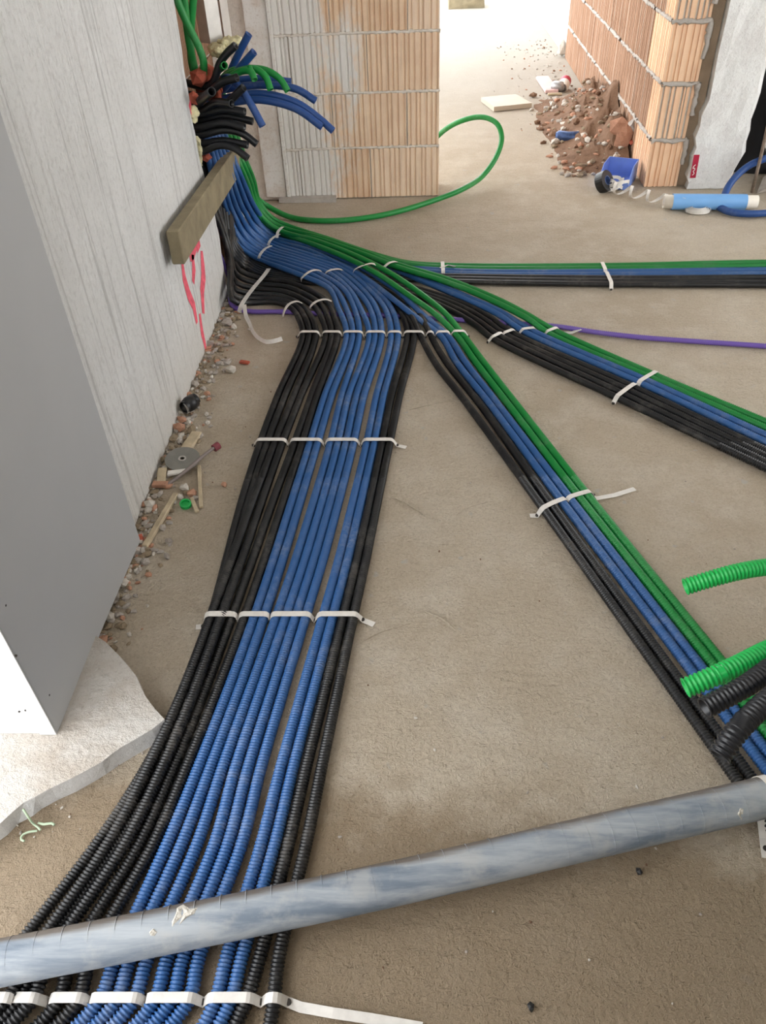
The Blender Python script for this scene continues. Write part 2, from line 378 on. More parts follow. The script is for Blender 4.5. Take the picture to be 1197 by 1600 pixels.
spray([(315, 392), (317, 415), (318, 432), (316, 455), (318, 490)], .011)
spray([(306, 382), (300, 392), (296, 400)], .012)
spray([(311, 372), (306, 384)], .014)
spray([(296, 160), (302, 182)], .008)
spray([(312, 490), (316, 520), (322, 545)], .007)

# plasterboard casing on the near left
wc = struct('wall_casing', prism([(.90, .05), (1.50, .05), (1.50, 2.75), (.90, 2.75)], 'x', -.79, -1.5), M['outer'], 'grey plasterboard casing around the near left pier')
struct('side_board', prism([(.885, .046), (1.502, .012), (1.502, 2.75), (.885, 2.75)], 'x', -.738, -.7515), M['gypsum'], 'grey plasterboard sheet', wc)
struct('front_board', prism([(-1.55, .046), (-.7515, .046), (-.7515, 2.75), (-1.55, 2.75)], 'y', .886, .90), M['gypsum_w'], 'white plasterboard face', wc)
struct('corner_bead', prism([(-.772, .047), (-.738, .047), (-.738, 2.75), (-.772, 2.75)], 'y', .882, .8862), M['gypsum_w'], 'white corner bead strip', wc)
for (a, b) in ((25, 1025), (40, 1110), (8, 1035), (30, 1112)):
    q = aty(a, b, .885)
    if q.x > -1.5: poly('screw_head', *prism([(q.x + .0022 * math.cos(k), q.z + .0022 * math.sin(k)) for k in np.linspace(0, 2 * math.pi, 8, endpoint=False)], 'y', .884, .887), M['nail'], wc)
for (a, b) in ((10, 946), (78, 1086)):
    q = atx(a, b, -.737); poly('screw_head', *prism([(q.y + .0022 * math.cos(k), q.z + .0022 * math.sin(k)) for k in np.linspace(0, 2 * math.pi, 8, endpoint=False)], 'x', -.7375, -.740), M['nail'], wc)

# raised screed threshold below the casing
ZT = .045
tp = [(165, 1003), (180, 1018), (196, 1035), (214, 1058), (226, 1086), (236, 1100), (246, 1112), (257, 1124), (237, 1140), (208, 1157), (192, 1166), (177, 1176), (160, 1190), (140, 1201), (110, 1217), (80, 1231), (55, 1245), (37, 1254), (18, 1270), (0, 1287), (-60, 1330)]
tops = [at(a, b, ZT) for a, b in tp]
tops = tops + [Vector((-1.7, tops[-1].y, ZT)), Vector((-1.7, 1.25, ZT)), Vector((-.9, 1.25, ZT))]
def make_threshold():
    import bmesh
    n = len(tops); bm = bmesh.new()
    T = [bm.verts.new(v) for v in tops]; Bv = []
    cen = Vector((-.95, .85, 0))
    for v in tops:
        d = (v - cen); d.z = 0; d.normalize(); Bv.append(bm.verts.new(Vector((v.x, v.y, -.003)) - d * random.uniform(-.004, .006)))
    f = bm.faces.new(T); side = [bm.faces.new((T[i], Bv[i], Bv[(i + 1) % n], T[(i + 1) % n])) for i in range(n)]
    for s in side: s.material_index = 1
    bmesh.ops.recalc_face_normals(bm, faces=bm.faces)
    me = bpy.data.meshes.new('t'); me.materials.append(M['plinth']); me.materials.append(M['plinth_edge']); bm.to_mesh(me); bm.free()
    o = put('floor_threshold', me, None); o['kind'] = 'structure'; o['label'] = 'raised dusty screed threshold with pale edge below the casing'
make_threshold()

# hollow bricks: one mesh per size, grooved on all four upright faces
_bm_cache = {}
def brick_mesh(L, D, Hh, mat, gl, gd, g=.0065):
    key = (round(L, 3), round(D, 3), round(Hh, 3), mat.name)
    if key in _bm_cache: return _bm_cache[key]
    P = []
    def side(p, q, n):
        p, q = Vector(p), Vector(q); d = (q - p); ln = d.length; d.normalize(); inn = Vector((-d.y, d.x))
        P.append(p)
        for i in range(n):
            c = ln * (i + .5 + .16 * math.sin(i * 2.3)) / n; h = .0040
            for (o, k) in ((-h - .0012, 0), (-h, g), (h, g), (h + .0012, 0)): P.append(p + d * (c + o) + inn * k)
    side((0, 0), (L, 0), gl); side((L, 0), (L, D), gd); side((L, D), (0, D), gl); side((0, D), (0, 0), gd)
    V, F = prism([tuple(p) for p in P], 'z', 0, Hh)
    me = bpy.data.meshes.new('brick'); me.from_pydata(V, [], F); me.update(); me.materials.append(mat)
    _bm_cache[key] = me; return me
def lay(parent, x, y, z, L, D, Hh, mat, gl=13, gd=7, rz=0.0):
    o = bpy.data.objects.new('brick', brick_mesh(L, D, Hh, mat, gl, gd)); COL.objects.link(o)
    o.parent = parent; o.location = (x + random.uniform(-.002, .002), y + random.uniform(-.002, .002), z); o.rotation_euler = (0, 0, rz)
    return o
YB = 4.148; CR = .249                                    # back wall face, course height
wb = struct('wall_back', prism([(-1.0, 0), (.128, 0), (.128, 2.75), (-1.0, 2.75)], 'y', YB + .009, YB + .19), M['mortar_pale'], 'hollow brick pier wall, its left half smeared with white plaster')
joints = [[-.654, -.575, -.213, .138], [-.654, -.39, -.023, .136], [-.654, -.574, -.209, .135], [-.654, -.375, -.017, .133], [-.654, -.574, -.209, .134], [-.654, -.375, -.017, .133]]
for r, js in enumerate(joints):
    for a, b in zip(js[:-1], js[1:]):
        lay(wb, a + .003, YB, .003 + CR * r, b - a - .006, .2, CR - .011, M['brick'], max(3, round((b - a) / .0275)), 7)
for r in range(1, 6):                                      # pale bed joints, rough and almost flush
    rq_ = random.Random(r); D_ = spline([(-.652, YB + .006, CR * r - .004), (-.25, YB + .006, CR * r - .003), (.134, YB + .006, CR * r - .004)], .014)
    D_ = D_ + np.array([[0, rq_.uniform(-.002, .002), rq_.uniform(-.002, .002)] for _ in D_]); put('mortar_bed', tube_mesh(D_, np.array([.0078 * rq_.uniform(.75, 1.3) for _ in D_]), 6), M['mortar_pale'], wb)
# white plastered strip and pinkish bricks left of it
poly('plaster_strip', *prism([(-.657, .012), (-.64, .015), (-.645, 2.7), (-.657, 2.7)], 'y', YB - .016, YB + .01), M['whitestrip'], wb)
poly('plaster_panel', *prism([(-.765, .02), (-.662, .012), (-.657, 2.7), (-.76, 2.7)], 'y', YB - .007, YB + .01), M['whitestrip'], wb)
poly('mortar_ledge', *box(-.70, -.40, YB - .05, YB + .01, -.002, .02, jit=.004), M['mortar'], wb)
# side wall of the recess behind the concrete wall
ws = struct('wall_recess', prism([(3.0, 0), (YB + .19, 0), (YB + .19, 2.75), (3.0, 2.75)], 'x', -.872, -1.05), M['mortar'], 'brick side wall of the recess behind the broken concrete wall')
for r in range(6):
    y0 = 3.04 - .18 * (r % 2)
    while y0 < YB - .03:
        a, b = max(y0, 3.04), min(y0 + .36, YB - .004)
        if b - a > .05: lay(ws, -.862, a + .003, .003 + CR * r, b - a - .006, .12, CR - .011, M['brick_side'], max(3, round((b - a) / .0275)), 5, math.pi / 2)
        y0 += .365
poly('plaster_edge', *prism([(3.83, .02), (3.90, .01), (3.90, .5), (3.86, 2.2), (3.82, 2.2), (3.80, .55)], 'x', -.862, -.842), M['whitestrip'], ws)
poly('plaster_edge', *prism([(4.0, .01), (YB - .02, .01), (YB - .02, 2.2), (3.98, 2.2)], 'x', -.862, -.848), simple('pinkish_plaster', srgb(214, 190, 178), .9, .12, 12, .002), ws)

# brick wall along the corridor on the right
AW = -math.atan2(.075, 3.2)                               # it runs slightly away to the right
AW0 = 0
wr = empty('wall_right', (1.205, 4.20, 0)); wr['kind'] = 'structure'; wr['label'] = 'long hollow brick wall along the corridor, its near end face pale orange'
wr.rotation_euler = (0, 0, AW)
LB, TB = .365, .165
core = poly('mortar_core', *prism([(.008, .008), (TB - .008, .008), (TB - .008, 3.22), (.008, 3.22)], 'z', 0, 2.75), M['mortar'], wr)
for r in range(6):
    y0 = 0.0 if r % 2 == 0 else -.18
    z0 = [.0, .232, .486, .743, .992, 1.241][r]; h = [.222, .244, .247, .239, .239, .239][r]
    while y0 < 3.2:
        a, b = max(y0, 0), min(y0 + LB, 3.23)
        if b - a > .04:
            near = a < .001
            if near and r == 1:                            # the cracked brick of the end face: two pieces
                me = brick_mesh(.118, b - a - .008, h, M['brick_end'], 4, max(3, round((b - a) / .028)))
                lay(wr, 0, a, z0, .118, b - a - .008, h, M['brick_end'], 4, max(3, round((b - a) / .028)))
                lay(wr, .123, a + .004, z0, .038, b - a - .012, h, M['brick_end'], 1, max(3, round((b - a) / .028)))
            else:
                lay(wr, 0, a + (0 if near else .004), z0, TB, b - a - .008, h, M['brick_end'] if near else M['brick_side'], 6, max(3, round((b - a) / .028)))
        y0 += LB
def bead(pts, r, seed):                                    # rough ridge of squeezed-out mortar
    rq = random.Random(seed); D = spline(pts, .016); D = D + np.array([[rq.uniform(-.004, .004) for _ in range(3)] for _ in D])
    put('mortar_bead', tube_mesh(D, np.array([r * rq.uniform(.6, 1.35) for _ in D]), 6), M['mortar'], wr)
for r in range(1, 6):
    z0 = [.0, .232, .486, .743, .992, 1.241][r] - .006
    bead([(-.004, -.002, z0), (.05, -.003, z0), (.11, -.003, z0 - .003), (TB + .004, -.002, z0)], .010, 40 + r)
    bead([(TB + .004, .0, z0), (TB + .006, .0, z0 - .05), (TB + .002, .0, z0 - .10 - .02 * r)], .013, 60 + r)
    for k in range(9): bead([(-.001, .02 + .355 * k, z0), (-.002, .19 + .355 * k, z0 + .002), (-.001, .355 + .355 * k, z0)], .0085, 80 + 12 * r + k)
struct('wall_right_far', prism([(1.285, 7.43), (1.30, 11.2), (1.5, 11.2), (1.5, 7.43)], 'z', 0, 2.75), M['white_wall'], 'bright white concrete wall at the far right of the corridor')
# concrete column with its brown joint strip
rc = random.Random(5)
colp = [(1.425, 4.147), (1.55, 4.143), (1.640, 4.147), (1.655, 4.40), (1.44, 4.40)]
def make_column():
    zs = [0, .03, .06, .1, .15, .2, .25, .3, .35, .42, .5, .6, .75, .9, 1.1, 1.4, 2.0, 2.75]; V = []; n = 10
    for z in zs:
        j = .014 if z < .45 else .004
        xl, xr = 1.425 + rc.uniform(-j, j * .3) - (.012 if z < .42 else 0), 1.642 - (.045 * max(0, 1 - z / .12)) + rc.uniform(-j, j) * .5
        for k in range(6): V.append((xl + (xr - xl) * k / 5, 4.147 + rc.uniform(-.004, .004), z))
        V += [(xr + .05, 4.24, z), (1.70, 4.40, z), (1.44, 4.40, z), (xl + .006, 4.25, z)]
    F = [tuple(range(n - 1, -1, -1)), tuple(range(n * (len(zs) - 1), n * len(zs)))]
    for i in range(len(zs) - 1):
        for k in range(n): F.append((i * n + k, i * n + (k + 1) % n, (i + 1) * n + (k + 1) % n, (i + 1) * n + k))
    struct('wall_column', (V, F), M['column'], 'rough light grey concrete column beside the brick wall end')
make_column()
struct('trim_joint', prism([(1.372, 4.222), (1.424, 4.20), (1.424, 4.26), (1.372, 4.26)], 'z', 0, 2.75), M['wood_brown'], 'brown filler strip between brick end and column')
# the rest of the storey (out of frame): slab above, outer walls with a high window band behind the photographer; parapet raised, pier added to dim near floor
struct('ceiling', prism([(-1.5, -.75), (5.2, -.75), (5.2, 7.5), (-1.5, 7.5)], 'z', 2.75, 3.0), M['ceiling'], 'raw concrete slab overhead')
struct('wall_front', prism([(-.80, -.45), (5.2, -.45), (5.2, -.25), (-.80, -.25)], 'z', 0, 1.8), M['outer'], 'parapet behind the photographer')
struct('wall_side', prism([(5.0, 1.3), (5.2, 1.3), (5.2, 4.6), (5.0, 4.6)], 'z', 0, .6), M['outer'], 'low parapet on the far right')
struct('wall_light_block', prism([(1.25, -.55), (1.45, -.55), (1.45, 1.5), (1.25, 1.5)], 'z', 0, 2.75), M['outer'], 'added unseen pier that keeps light off the near floor')  # unseen pier added to block light from the foreground
struct('wall_rear', prism([(1.66, 4.42), (5.0, 4.42), (5.0, 4.6), (1.66, 4.6)], 'z', 0, 2.75), M['outer'], 'shaded wall behind the column')

# ------------------------------------------------------------------ conduits on the floor
RC = .012
NAMES = {'black': 'black', 'blue': 'blue', 'green': 'green'}
ORD = ['first', 'second', 'third', 'fourth', 'fifth', 'sixth', 'seventh', 'eighth']
def conduit(pts, col, label, group, **k):
    o = ribbed('corrugated_conduit', pts, RC, M[col], **k)
    return tag(o, label, 'conduit', group)
def lerp(a, b, t): return (a[0] + (b[0] - a[0]) * t, a[1] + (b[1] - a[1]) * t)
Z0 = RC
# wide bundle: where each of the 16 strands lies along rows of the floor (sight-line rows dropped on the floor)
rows = [
    (523, [473.5, 483.5, 493.6, 509.3, 518.6, 528, 541.7, 551.4, 561.4, 577.1, 586.5, 596.5, 611.2, 621.9, 636.6, 646.6]),
    (620, [434.5, 446, 458, 470, 481.5, 493, 505.6, 518, 530.7, 542, 554, 566, 586, 598.5, 612, 625]),
    (692, [407, 418, 430, 441.5, 461, 473, 485, 497, 517, 529, 541.3, 553.3, 573.5, 585.5, 597, 609]),
    (780, [372, 385, 397, 411, 425, 440, 454, 468, 485, 499, 513.3, 527.5, 548, 562, 577, 591]),
    (880, [348, 352, 362, 378, 393, 410, 425, 440, 459, 474, 489, 504, 529, 544, 559.5, 574.5]),
    (965, [332, 347, 328, 344, 361.5, 382.5, 397.5, 413, 432, 447, 462, 477.5, 504, 519.5, 535.5, 551]),
    (1080, [284, 302, 287, 305, 321, 338.5, 356, 373.5, 391, 409, 427, 445, 474, 491.5, 509.5, 528.5]),
    (1200, [224, 246, 233, 253.5, 272, 291, 309, 327, 346, 365.5, 386, 407, 437, 457, 478, 503]),
    (1320, [151, 183, 168, 195, 217, 239.5, 261, 284, 308, 335, 356, 377.5, 408, 429.5, 451, 478]),
    (1500, [12, 60, 45, 76, 110, 140, 180, 203, 230, 260.6, 285.5, 310, 353, 377, 405, 435]),
    (1563, [-30, 30, 10, 50, 92, 122, 155, 182, 209, 242, 268, 295, 337, 361, 385.5, 428]),
    (1640, [-95, -45, -80, -25, 22, 52, 85, 112, 142, 178, 205, 235, 298, 322, 350, 416]),
    (1760, [-230, -170, -190, -140, -90, -60, -25, 5, 40, 80, 110, 145, 230, 255, 290, 400])]
def raised(i, y):                                         # third strand climbs over the first two, fourth rides in the groove
    if i == 2: return float(np.interp(y, [700, 860, 965, 1080, 1200, 1280, 1400], [0, .017, .021, .021, .019, .012, .010]))
    if i == 3: return float(np.interp(y, [780, 900, 965, 1080, 1200, 1400], [0, .012, .020, .020, .016, .010]))
    return 0.0
for i in range(16):                                       # ease each strand into one sweep from the fan to the pipe
    W = [at(xs[i], y, Z0 + raised(i, y)) for y, xs in rows]; n_ = 9
    ys_ = np.array([p.y for p in W[:n_]]); xs_ = np.array([p.x for p in W[:n_]]); wt = np.array([6, .6, 2, .6, .8, 2, 1, 1, 2.])
    fit = np.polyval(np.polyfit(ys_, xs_, 4, w=wt), ys_)
    for k in range(1, n_):
        W[k].x = fit[k] * .85 + xs_[k] * .15
        r_ = RW.T @ (np.array(W[k]) - np.array([0, 0, HC])); rows[k][1][i] = float(CX + FPX * r_[0] / r_[2])
strand = {i: [at(x, y, Z0 + raised(i, y)) for y, xs in rows for x in [xs[i]]] for i in range(16)}
row_pt = {(i, y): at(xs[i], y, Z0 + raised(i, y)) for y, xs in rows for i in range(16)}
# upstream of the first strap row
r480 = [528, 540, 553, 562, 577, 587, 600.5, 610.6]; r450 = [513, 521.6, 535, 543.5, 553, 564, 574, 582]
rB = [(475, 432), (484, 428), (492, 424.5), (511.6, 426), (520, 424.6), (530, 424), (540, 422.5), (550, 420.5)]
def riser(k, n, lift=0.0, dx=0.0):
    """points of strand k of n from behind the plank down to the first strap on the floor"""
    t = k / (n - 1); s = .011 * (1 if k % 2 else -1)
    A6 = Vector((-.835, 3.30 + .25 * t, .62)); A5 = at(*lerp((337, 285), (366, 258), t), .44)
    A4 = at(*lerp((342, 316), (380, 291), t), .315); A3 = at(*lerp((354, 347), (395, 323), t), .175); A2 = at(*lerp((373, 382), (415, 348), t), .075)
    A1 = at(*lerp((402, 404), (434, 362), t), .024 + lift)
    for q, w in ((A5, 1), (A4, 1), (A3, 1), (A2, .5)): q += Vector((s * w * .9, -s * w * .5, 0)); q.x = max(q.x, -.835)
    return [A6, A5, A4, A3, A2, A1]
side_words = ['left edge strand of', 'second strand of']
wide = 'wide bundle running to the bottom left'
def pos_words(i):
    if i < 6: return 'black corrugated conduit, %s of the left six blacks in the wide bundle' % ORD[i]
    if i < 14: return 'blue corrugated conduit, %s blue from the left in the wide bundle' % ORD[i - 6]
    return 'black corrugated conduit, %s on the right edge of the wide bundle' % ('inner' if i == 14 else 'outermost')
for j in range(8):
    i = 6 + j
    up = riser(j, 12) + [at(*lerp(lerp((402, 404), (434, 362), j / 11), rB[j], .5), .038)] + [at(*rB[j], .040), at(r450[j], 450, .036), at(r480[j], 480, .028)]
    conduit(up + strand[i], 'blue', pos_words(i), 'conduits of the wide bundle', rib_from=2.75)
# blacks of the wide bundle come round the wall corner
up_b = {0: [(352, 452), (364, 470), (389, 473), (430, 472), (454, 481), (467, 498)],
        1: [(352, 440), (366, 462), (392, 466), (432, 467), (462, 478), (477, 497)],
        2: [(352, 428), (368, 452), (396, 459), (436, 462), (470, 476), (487, 497)],
        3: [(350, 412), (369, 441), (399, 451), (445, 456), (489, 478), (503, 498)],
        4: [(349, 398), (371, 431), (403, 443), (450, 449), (499, 474), (513, 498)],
        5: [(348, 384), (373, 421), (406, 435), (455, 442), (510, 471), (523, 498)]}
zb = [.15, .045, .013, .013, .020, .026]
for i in range(6):
    P = [at(a, b, z) for (a, b), z in zip(up_b[i], zb)]
    head = [Vector((-.835, 3.16 + .04 * i, .50)), Vector((-.80, 3.12 + .05 * i, .33))]
    P[0] = Vector((-.762 if i < 2 else -.785, 3.10 + .035 * i, .15 - .012 * i))
    conduit(head + P + strand[i], 'black', pos_words(i), 'conduits of the wide bundle', rib_from=2.75)
# two right-edge blacks and everything bound for the other bundles passes below the blues
def under_black(k, tail):
    head = [Vector((-.835, 3.42 + .03 * k, .52)), Vector((-.80, 3.40 + .03 * k, .28)), at(362 + 1.2 * k, 396 - 5 * k, .10), at(384 + k, 418 - 4 * k, .020), at(412 + k, 432 - 3 * k, .013)]
    return head + tail
for j, i in enumerate((14, 15)):
    tail = [at(470, 440 - 3 * j, .012), at(540, 446 - 3 * j, .012), at(596, 462 - 4 * j, .012), at(620 + 3 * j, 481 - 4 * j, .016), at(633 + 6 * j, 502 - 2 * j, .022)]
    conduit(under_black(j, tail) + strand[i], 'black', pos_words(i), 'conduits of the wide bundle', rib_from=2.75)

# bundle running to the lower right: two black, two blue, two green
R_rows = [[(656.6, 523), (679.6, 566), (730, 631), (851, 797.5), (1020, 1034), (1151, 1218), (1230, 1330)],
          [(672.4, 523), (697.5, 566), (749, 631), (863.6, 791), (1040, 1034), (1176, 1218), (1258, 1330)],
          [(686.7, 523), (713, 566), (764.5, 631), (879, 785), (1069, 1034), (1209, 1218), (1292, 1330)],
          [(697.4, 523), (727, 566), (777, 631), (892, 781), (1089, 1034), (1232, 1218), (1318, 1330)],
          [(711.4, 522), (743, 566), (793, 631), (905, 777), (1110, 1034), (1256, 1218), (1345, 1330)],
          [(722.5, 522), (755.5, 566), (806, 631), (917.6, 773.5), (1128, 1034), (1276, 1218), (1366, 1330)]]
R_lab = ['outer black', 'inner black', 'left blue', 'right blue', 'left green', 'right green']
def R_tail(k):
    P = [at(a, b, Z0) for a, b in R_rows[k]]; return P + [P[-1] + (P[-1] - P[-2]) * 1.8]
GR = 'conduits of the lower right bundle'
R_txt = '%s corrugated conduit of the six-strand bundle under the cut ends at right'
for j, k in enumerate((0, 1)):
    tail = [at(470, 433 - 3 * j, .012), at(545, 438 - 3 * j, .012), at(600, 452 - 4 * j, .012), at(628 + 12 * j, 472 - 2 * j, .020), at(645 + 15 * j, 496, .034)]
    conduit(under_black(2 + j, tail) + R_tail(k), 'black', R_txt % R_lab[k], GR, rib_from=2.6)
conduit(riser(8, 12) + [at(485, 392, .040), at(540, 417.6, .048), at(568, 432.6, .048), at(606, 461, .046), at(645, 492, .038)] + R_tail(2), 'blue', R_txt % R_lab[2], GR, rib_from=2.6)
conduit(riser(9, 12) + [at(490, 387, .040), at(550, 412, .048), at(580, 427, .048), at(622, 456, .046), at(660, 491, .038)] + R_tail(3), 'blue', R_txt % R_lab[3], GR, rib_from=2.6)
def green_riser(k):                                       # six greens come down on the far side of the blues
    t = k / 5; dx = .020 * t
    return [Vector((-.835, 3.62 + .035 * k, .58)), at(368 + 2.0 * k, 258 - 2 * k, .42) + Vector((.012 * (k % 2), 0, 0)), at(382 + 2.0 * k, 292 - 2 * k, .29) + Vector((.012 * (k % 2), 0, 0)), at(397 + 1.6 * k, 325 - 2 * k, .165), at(416 + 1.6 * k, 349 - 2 * k, .08 + .01 * (k % 2)), at(437 + 1.8 * k, 363 - 2.4 * k, .036 + .018 * (k % 2))]
conduit(green_riser(0) + [at(488, 381, .058), at(540, 402, .072), at(590, 428, .074), at(640, 462, .062), at(684, 494, .042)] + R_tail(4), 'green', R_txt % R_lab[4], GR, rib_from=2.6)
conduit(green_riser(1) + [at(494, 376, .064), at(552, 398, .074), at(605, 424, .074), at(655, 457, .060), at(697, 491, .040)] + R_tail(5), 'green', R_txt % R_lab[5], GR, rib_from=2.6)

# bundle running to the right edge, mid height: four black, two blue, two green
M1 = [(772, 530), (781, 525), (791, 523.5), (800, 520), (819, 518.5), (832, 517), (858, 521), (868, 517)]
M2 = [(966, 622), (974, 616), (982, 610), (990, 605), (1001, 599), (1009, 594), (1016, 590), (1023, 586)]
M3 = [(1197, v) for v in (731, 722, 713, 704, 691, 680, 669, 659)]
def M_tail(k):
    A, B2, D = at(*M1[k], Z0), at(*M2[k], Z0), at(*M3[k], Z0)
    return [A, B2, D, D + (D - B2) * .8]
M_lab = ['outermost black', 'second black', 'third black', 'innermost black', 'near blue', 'far blue', 'near green', 'far green']
GM = 'conduits of the middle right bundle'
M_txt = '%s corrugated conduit in the eight-strand bundle crossing the middle right edge'
for k in range(4):
    z = .013
    tail = [at(470, 429 - 2 * k, z), at(545, 434 - 3 * k, z), at(610, 452 - 4 * k, z), at(660 + 4 * k, 466 - 3 * k, z), at(708 + 6 * k, 487 - 4 * k, z), at(742 + 8 * k, 507 - 3.4 * k, .015)]
    conduit(under_black(4 + k, tail) + M_tail(k), 'black', M_txt % M_lab[k], GM, fine_y=1.9)
for k in (4, 5):
    j = k - 4
    conduit(riser(10 + j, 12, -.010) + [at(500, 388 - 4 * j, .018), at(560, 403 - 4 * j, .020), at(612, 420 - 3 * j, .026), at(686, 450 - 5 * j, .026), at(733, 470 - 5 * j, .024), at(780, 492 - 6 * j, .026)] + M_tail(k), 'blue', M_txt % M_lab[k], GM, fine_y=1.9)
for k in (6, 7):
    j = k - 6
    conduit(green_riser(2 + j) + [at(500, 374 - 3 * j, .052), at(570, 398 - 4 * j, .060), at(620, 417 - 4 * j, .056), at(686, 437 - 5 * j, .048), at(733, 454 - 5 * j, .042), at(780, 475 - 6 * j, .038), at(826, 499 - 6 * j, .034)] + M_tail(k), 'green', M_txt % M_lab[k], GM, fine_y=1.9)

# bundle running straight to the right edge, far: three black, two blue, two green
GT = 'conduits of the far right bundle'
T_txt = '%s corrugated conduit in the straight bundle nearest the brick walls'
T_lab = ['outer black', 'middle black', 'inner black', 'near blue', 'far blue', 'near green', 'far green']
def T_tail(k):
    t = k / 6
    return [Vector((.16, 3.075 + .165 * t, Z0)), Vector((.83, 3.012 + .190 * t, Z0)), Vector((1.45, 2.972 + .225 * t, Z0)), Vector((2.3, 2.90 + .26 * t, Z0))]
for k in range(3):
    tail = [at(480, 422 - 2 * k, .013), at(560, 431 - 2.5 * k, .013), at(630, 436 - 3 * k, .013)]
    conduit(under_black(8 + k, tail) + T_tail(k), 'black', T_txt % T_lab[k], GT, fine_y=0)
for k in (3, 4):
    j = k - 3
    conduit(riser(9 + j, 12, -.012)[:5] + [at(438 + 3 * j, 366 - 3 * j, .014), at(520, 392 - 3 * j, .014), at(600, 415 - 3 * j, .014)] + T_tail(k), 'blue', T_txt % T_lab[k], GT, fine_y=0)
for k in (5, 6):
    j = k - 5
    conduit(green_riser(4 + j) + [at(515, 376 - 2 * j, .034), at(580, 398 - 2 * j, .032), at(635, 412 - 2 * j, .026)] + T_tail(k), 'green', T_txt % T_lab[k], GT, fine_y=0)

# purple conduit below them all
pp = [Vector((-.835, 3.11, .25)), Vector((-.775, 3.085, .05)), at(364, 478, .010), at(385, 486, .010), at(440, 487, .010), at(495, 490, .009), at(600, 493, .008), at(720, 500, .008), at(800, 505, .009), at(870, 510, .010), at(930, 519, .010), at(1000, 527, .010), at(1197, 541, .010), at(1300, 549, .010), at(1500, 566, .010), at(1900, 600, .010)]
tag(ribbed('corrugated_conduit', pp, .0105, M['purple'], fine_y=0, pitch=.007), 'single thin purple corrugated conduit crossing below the other bundles', 'conduit')

# green loop that leaves the riser and swings behind the brick pier
lp = [Vector((-.835, 3.70, .50)), at(372, 262, .36), at(390, 296, .19), at(412, 318, .07), at(450, 338, .017), at(500, 345, .015), at(560, 342, .015), at(620, 331, .018), at(690, 309, .03), at(722, 296, .05), aty(757, 272, 4.28), aty(777, 242, 4.36), aty(784, 215, 4.42), aty(778, 195, 4.46), aty(763, 185, 4.5), aty(745, 183, 4.53), aty(718, 190, 4.56), aty(695, 203, 4.6), aty(675, 222, 4.64)]
tag(tube('conduit_loop', lp, .0135, M['green'], None, 12, .012), 'green conduit looping in the air around the brick pier corner', 'conduit')

# ------------------------------------------------------------------ cut stubs sticking out of the wall recess
def stub(pts, col, label, group, r=.0125, root=None, y0=None, ys=None):
    n = len(pts); P = []
    for i, (a, b) in enumerate(pts):
        yy = ys[0] + (ys[1] - ys[0]) * i / (n - 1); P.append(aty(a, b, yy))
    base = aty(*root) if root else Vector((-.85, P[0].y + .06, P[0].z)); base.x = max(base.x, -.85)
    if P[0].x < -.83: P[0].x = -.80
    o = ribbed('cut_conduit', [base] + P, r, M[col], hollow=(False, True), seg=14, fine_y=0, depth=.06)
    return tag(o, label, 'conduit', group)
GB = 'cut black conduit ends in the recess'
B = [([(304, 163), (318, 153), (331, 143)], 'black cut conduit pointing at the viewer above the others, thick open mouth', (3.05, 2.88)),
     ([(330, 132), (344, 98), (356, 82), (368, 71)], 'long black cut conduit rising steeply beside the red brick shards', (3.10, 3.08)),
     ([(320, 150), (345, 130), (371, 121)], 'black cut conduit reaching up to just below the green ends', (3.08, 3.02)),
     ([(314, 172), (338, 160), (362, 162)], 'black cut conduit with open mouth under the blue bundle', (3.08, 2.98)),
     ([(330, 172), (352, 163), (381, 136)], 'short black cut conduit slanting up across the blue ends', (3.10, 3.04)),
     ([(313, 178), (350, 170), (383, 175)], 'topmost black cut conduit of the flat stack over the plank', (3.08, 3.04)),
     ([(314, 187), (350, 181), (396, 190)], 'black cut conduit in the flat stack reaching furthest, blunt square end', (3.10, 3.08)),
     ([(312, 198), (350, 191), (383, 199)], 'black cut conduit in the middle of the flat stack over the plank', (3.06, 3.02)),
     ([(313, 211), (350, 203), (379, 209), (402, 226)], 'black cut conduit drooping past the plank, longest of the lower ones', (3.06, 3.04)),
     ([(314, 224), (350, 220), (388, 227)], 'black cut conduit just above the lowest one, shorter', (3.05, 3.02)),
     ([(314, 237), (342, 227), (365, 231), (388, 248)], 'lowest black cut conduit, drooping over the plank', (3.03, 2.98))]
for i, (p, l, ys) in enumerate(B): stub(p, 'black_clean', l, GB, .0150 if i == 0 else .0138, None, None, ys)
GU = 'cut blue conduit ends in the recess'
U = [([(352, 132), (360, 112), (375, 80), (389, 53)], 'blue cut conduit standing steepest, its end highest', (3.24, 3.22)),
     ([(352, 136), (369, 113), (397, 81)], 'blue cut conduit slanting up, second highest end', (3.20, 3.16)),
     ([(358, 122), (372, 133), (388, 156), (411, 198)], 'blue cut conduit hanging straight down in front of the others', (3.12, 3.04)),
     ([(340, 132), (400, 123), (455, 128)], 'blue cut conduit lying level behind the green ends', (3.30, 3.30)),
     ([(340, 142), (405, 133), (462, 139), (494, 158)], 'blue cut conduit with a gentle droop, third longest', (3.25, 3.22)),
     ([(345, 155), (405, 146), (462, 160), (500, 186), (521, 205)], 'longest blue cut conduit arching down to the right', (3.20, 3.14)),
     ([(345, 162), (405, 156), (462, 170), (504, 199)], 'blue cut conduit just under the longest arching one', (3.18, 3.12))]
for p, l, ys in U: stub(p, 'blue_up', l, GU, .0138, (328, 152, 3.40), None, ys)
GG = 'cut green conduit ends in the recess'
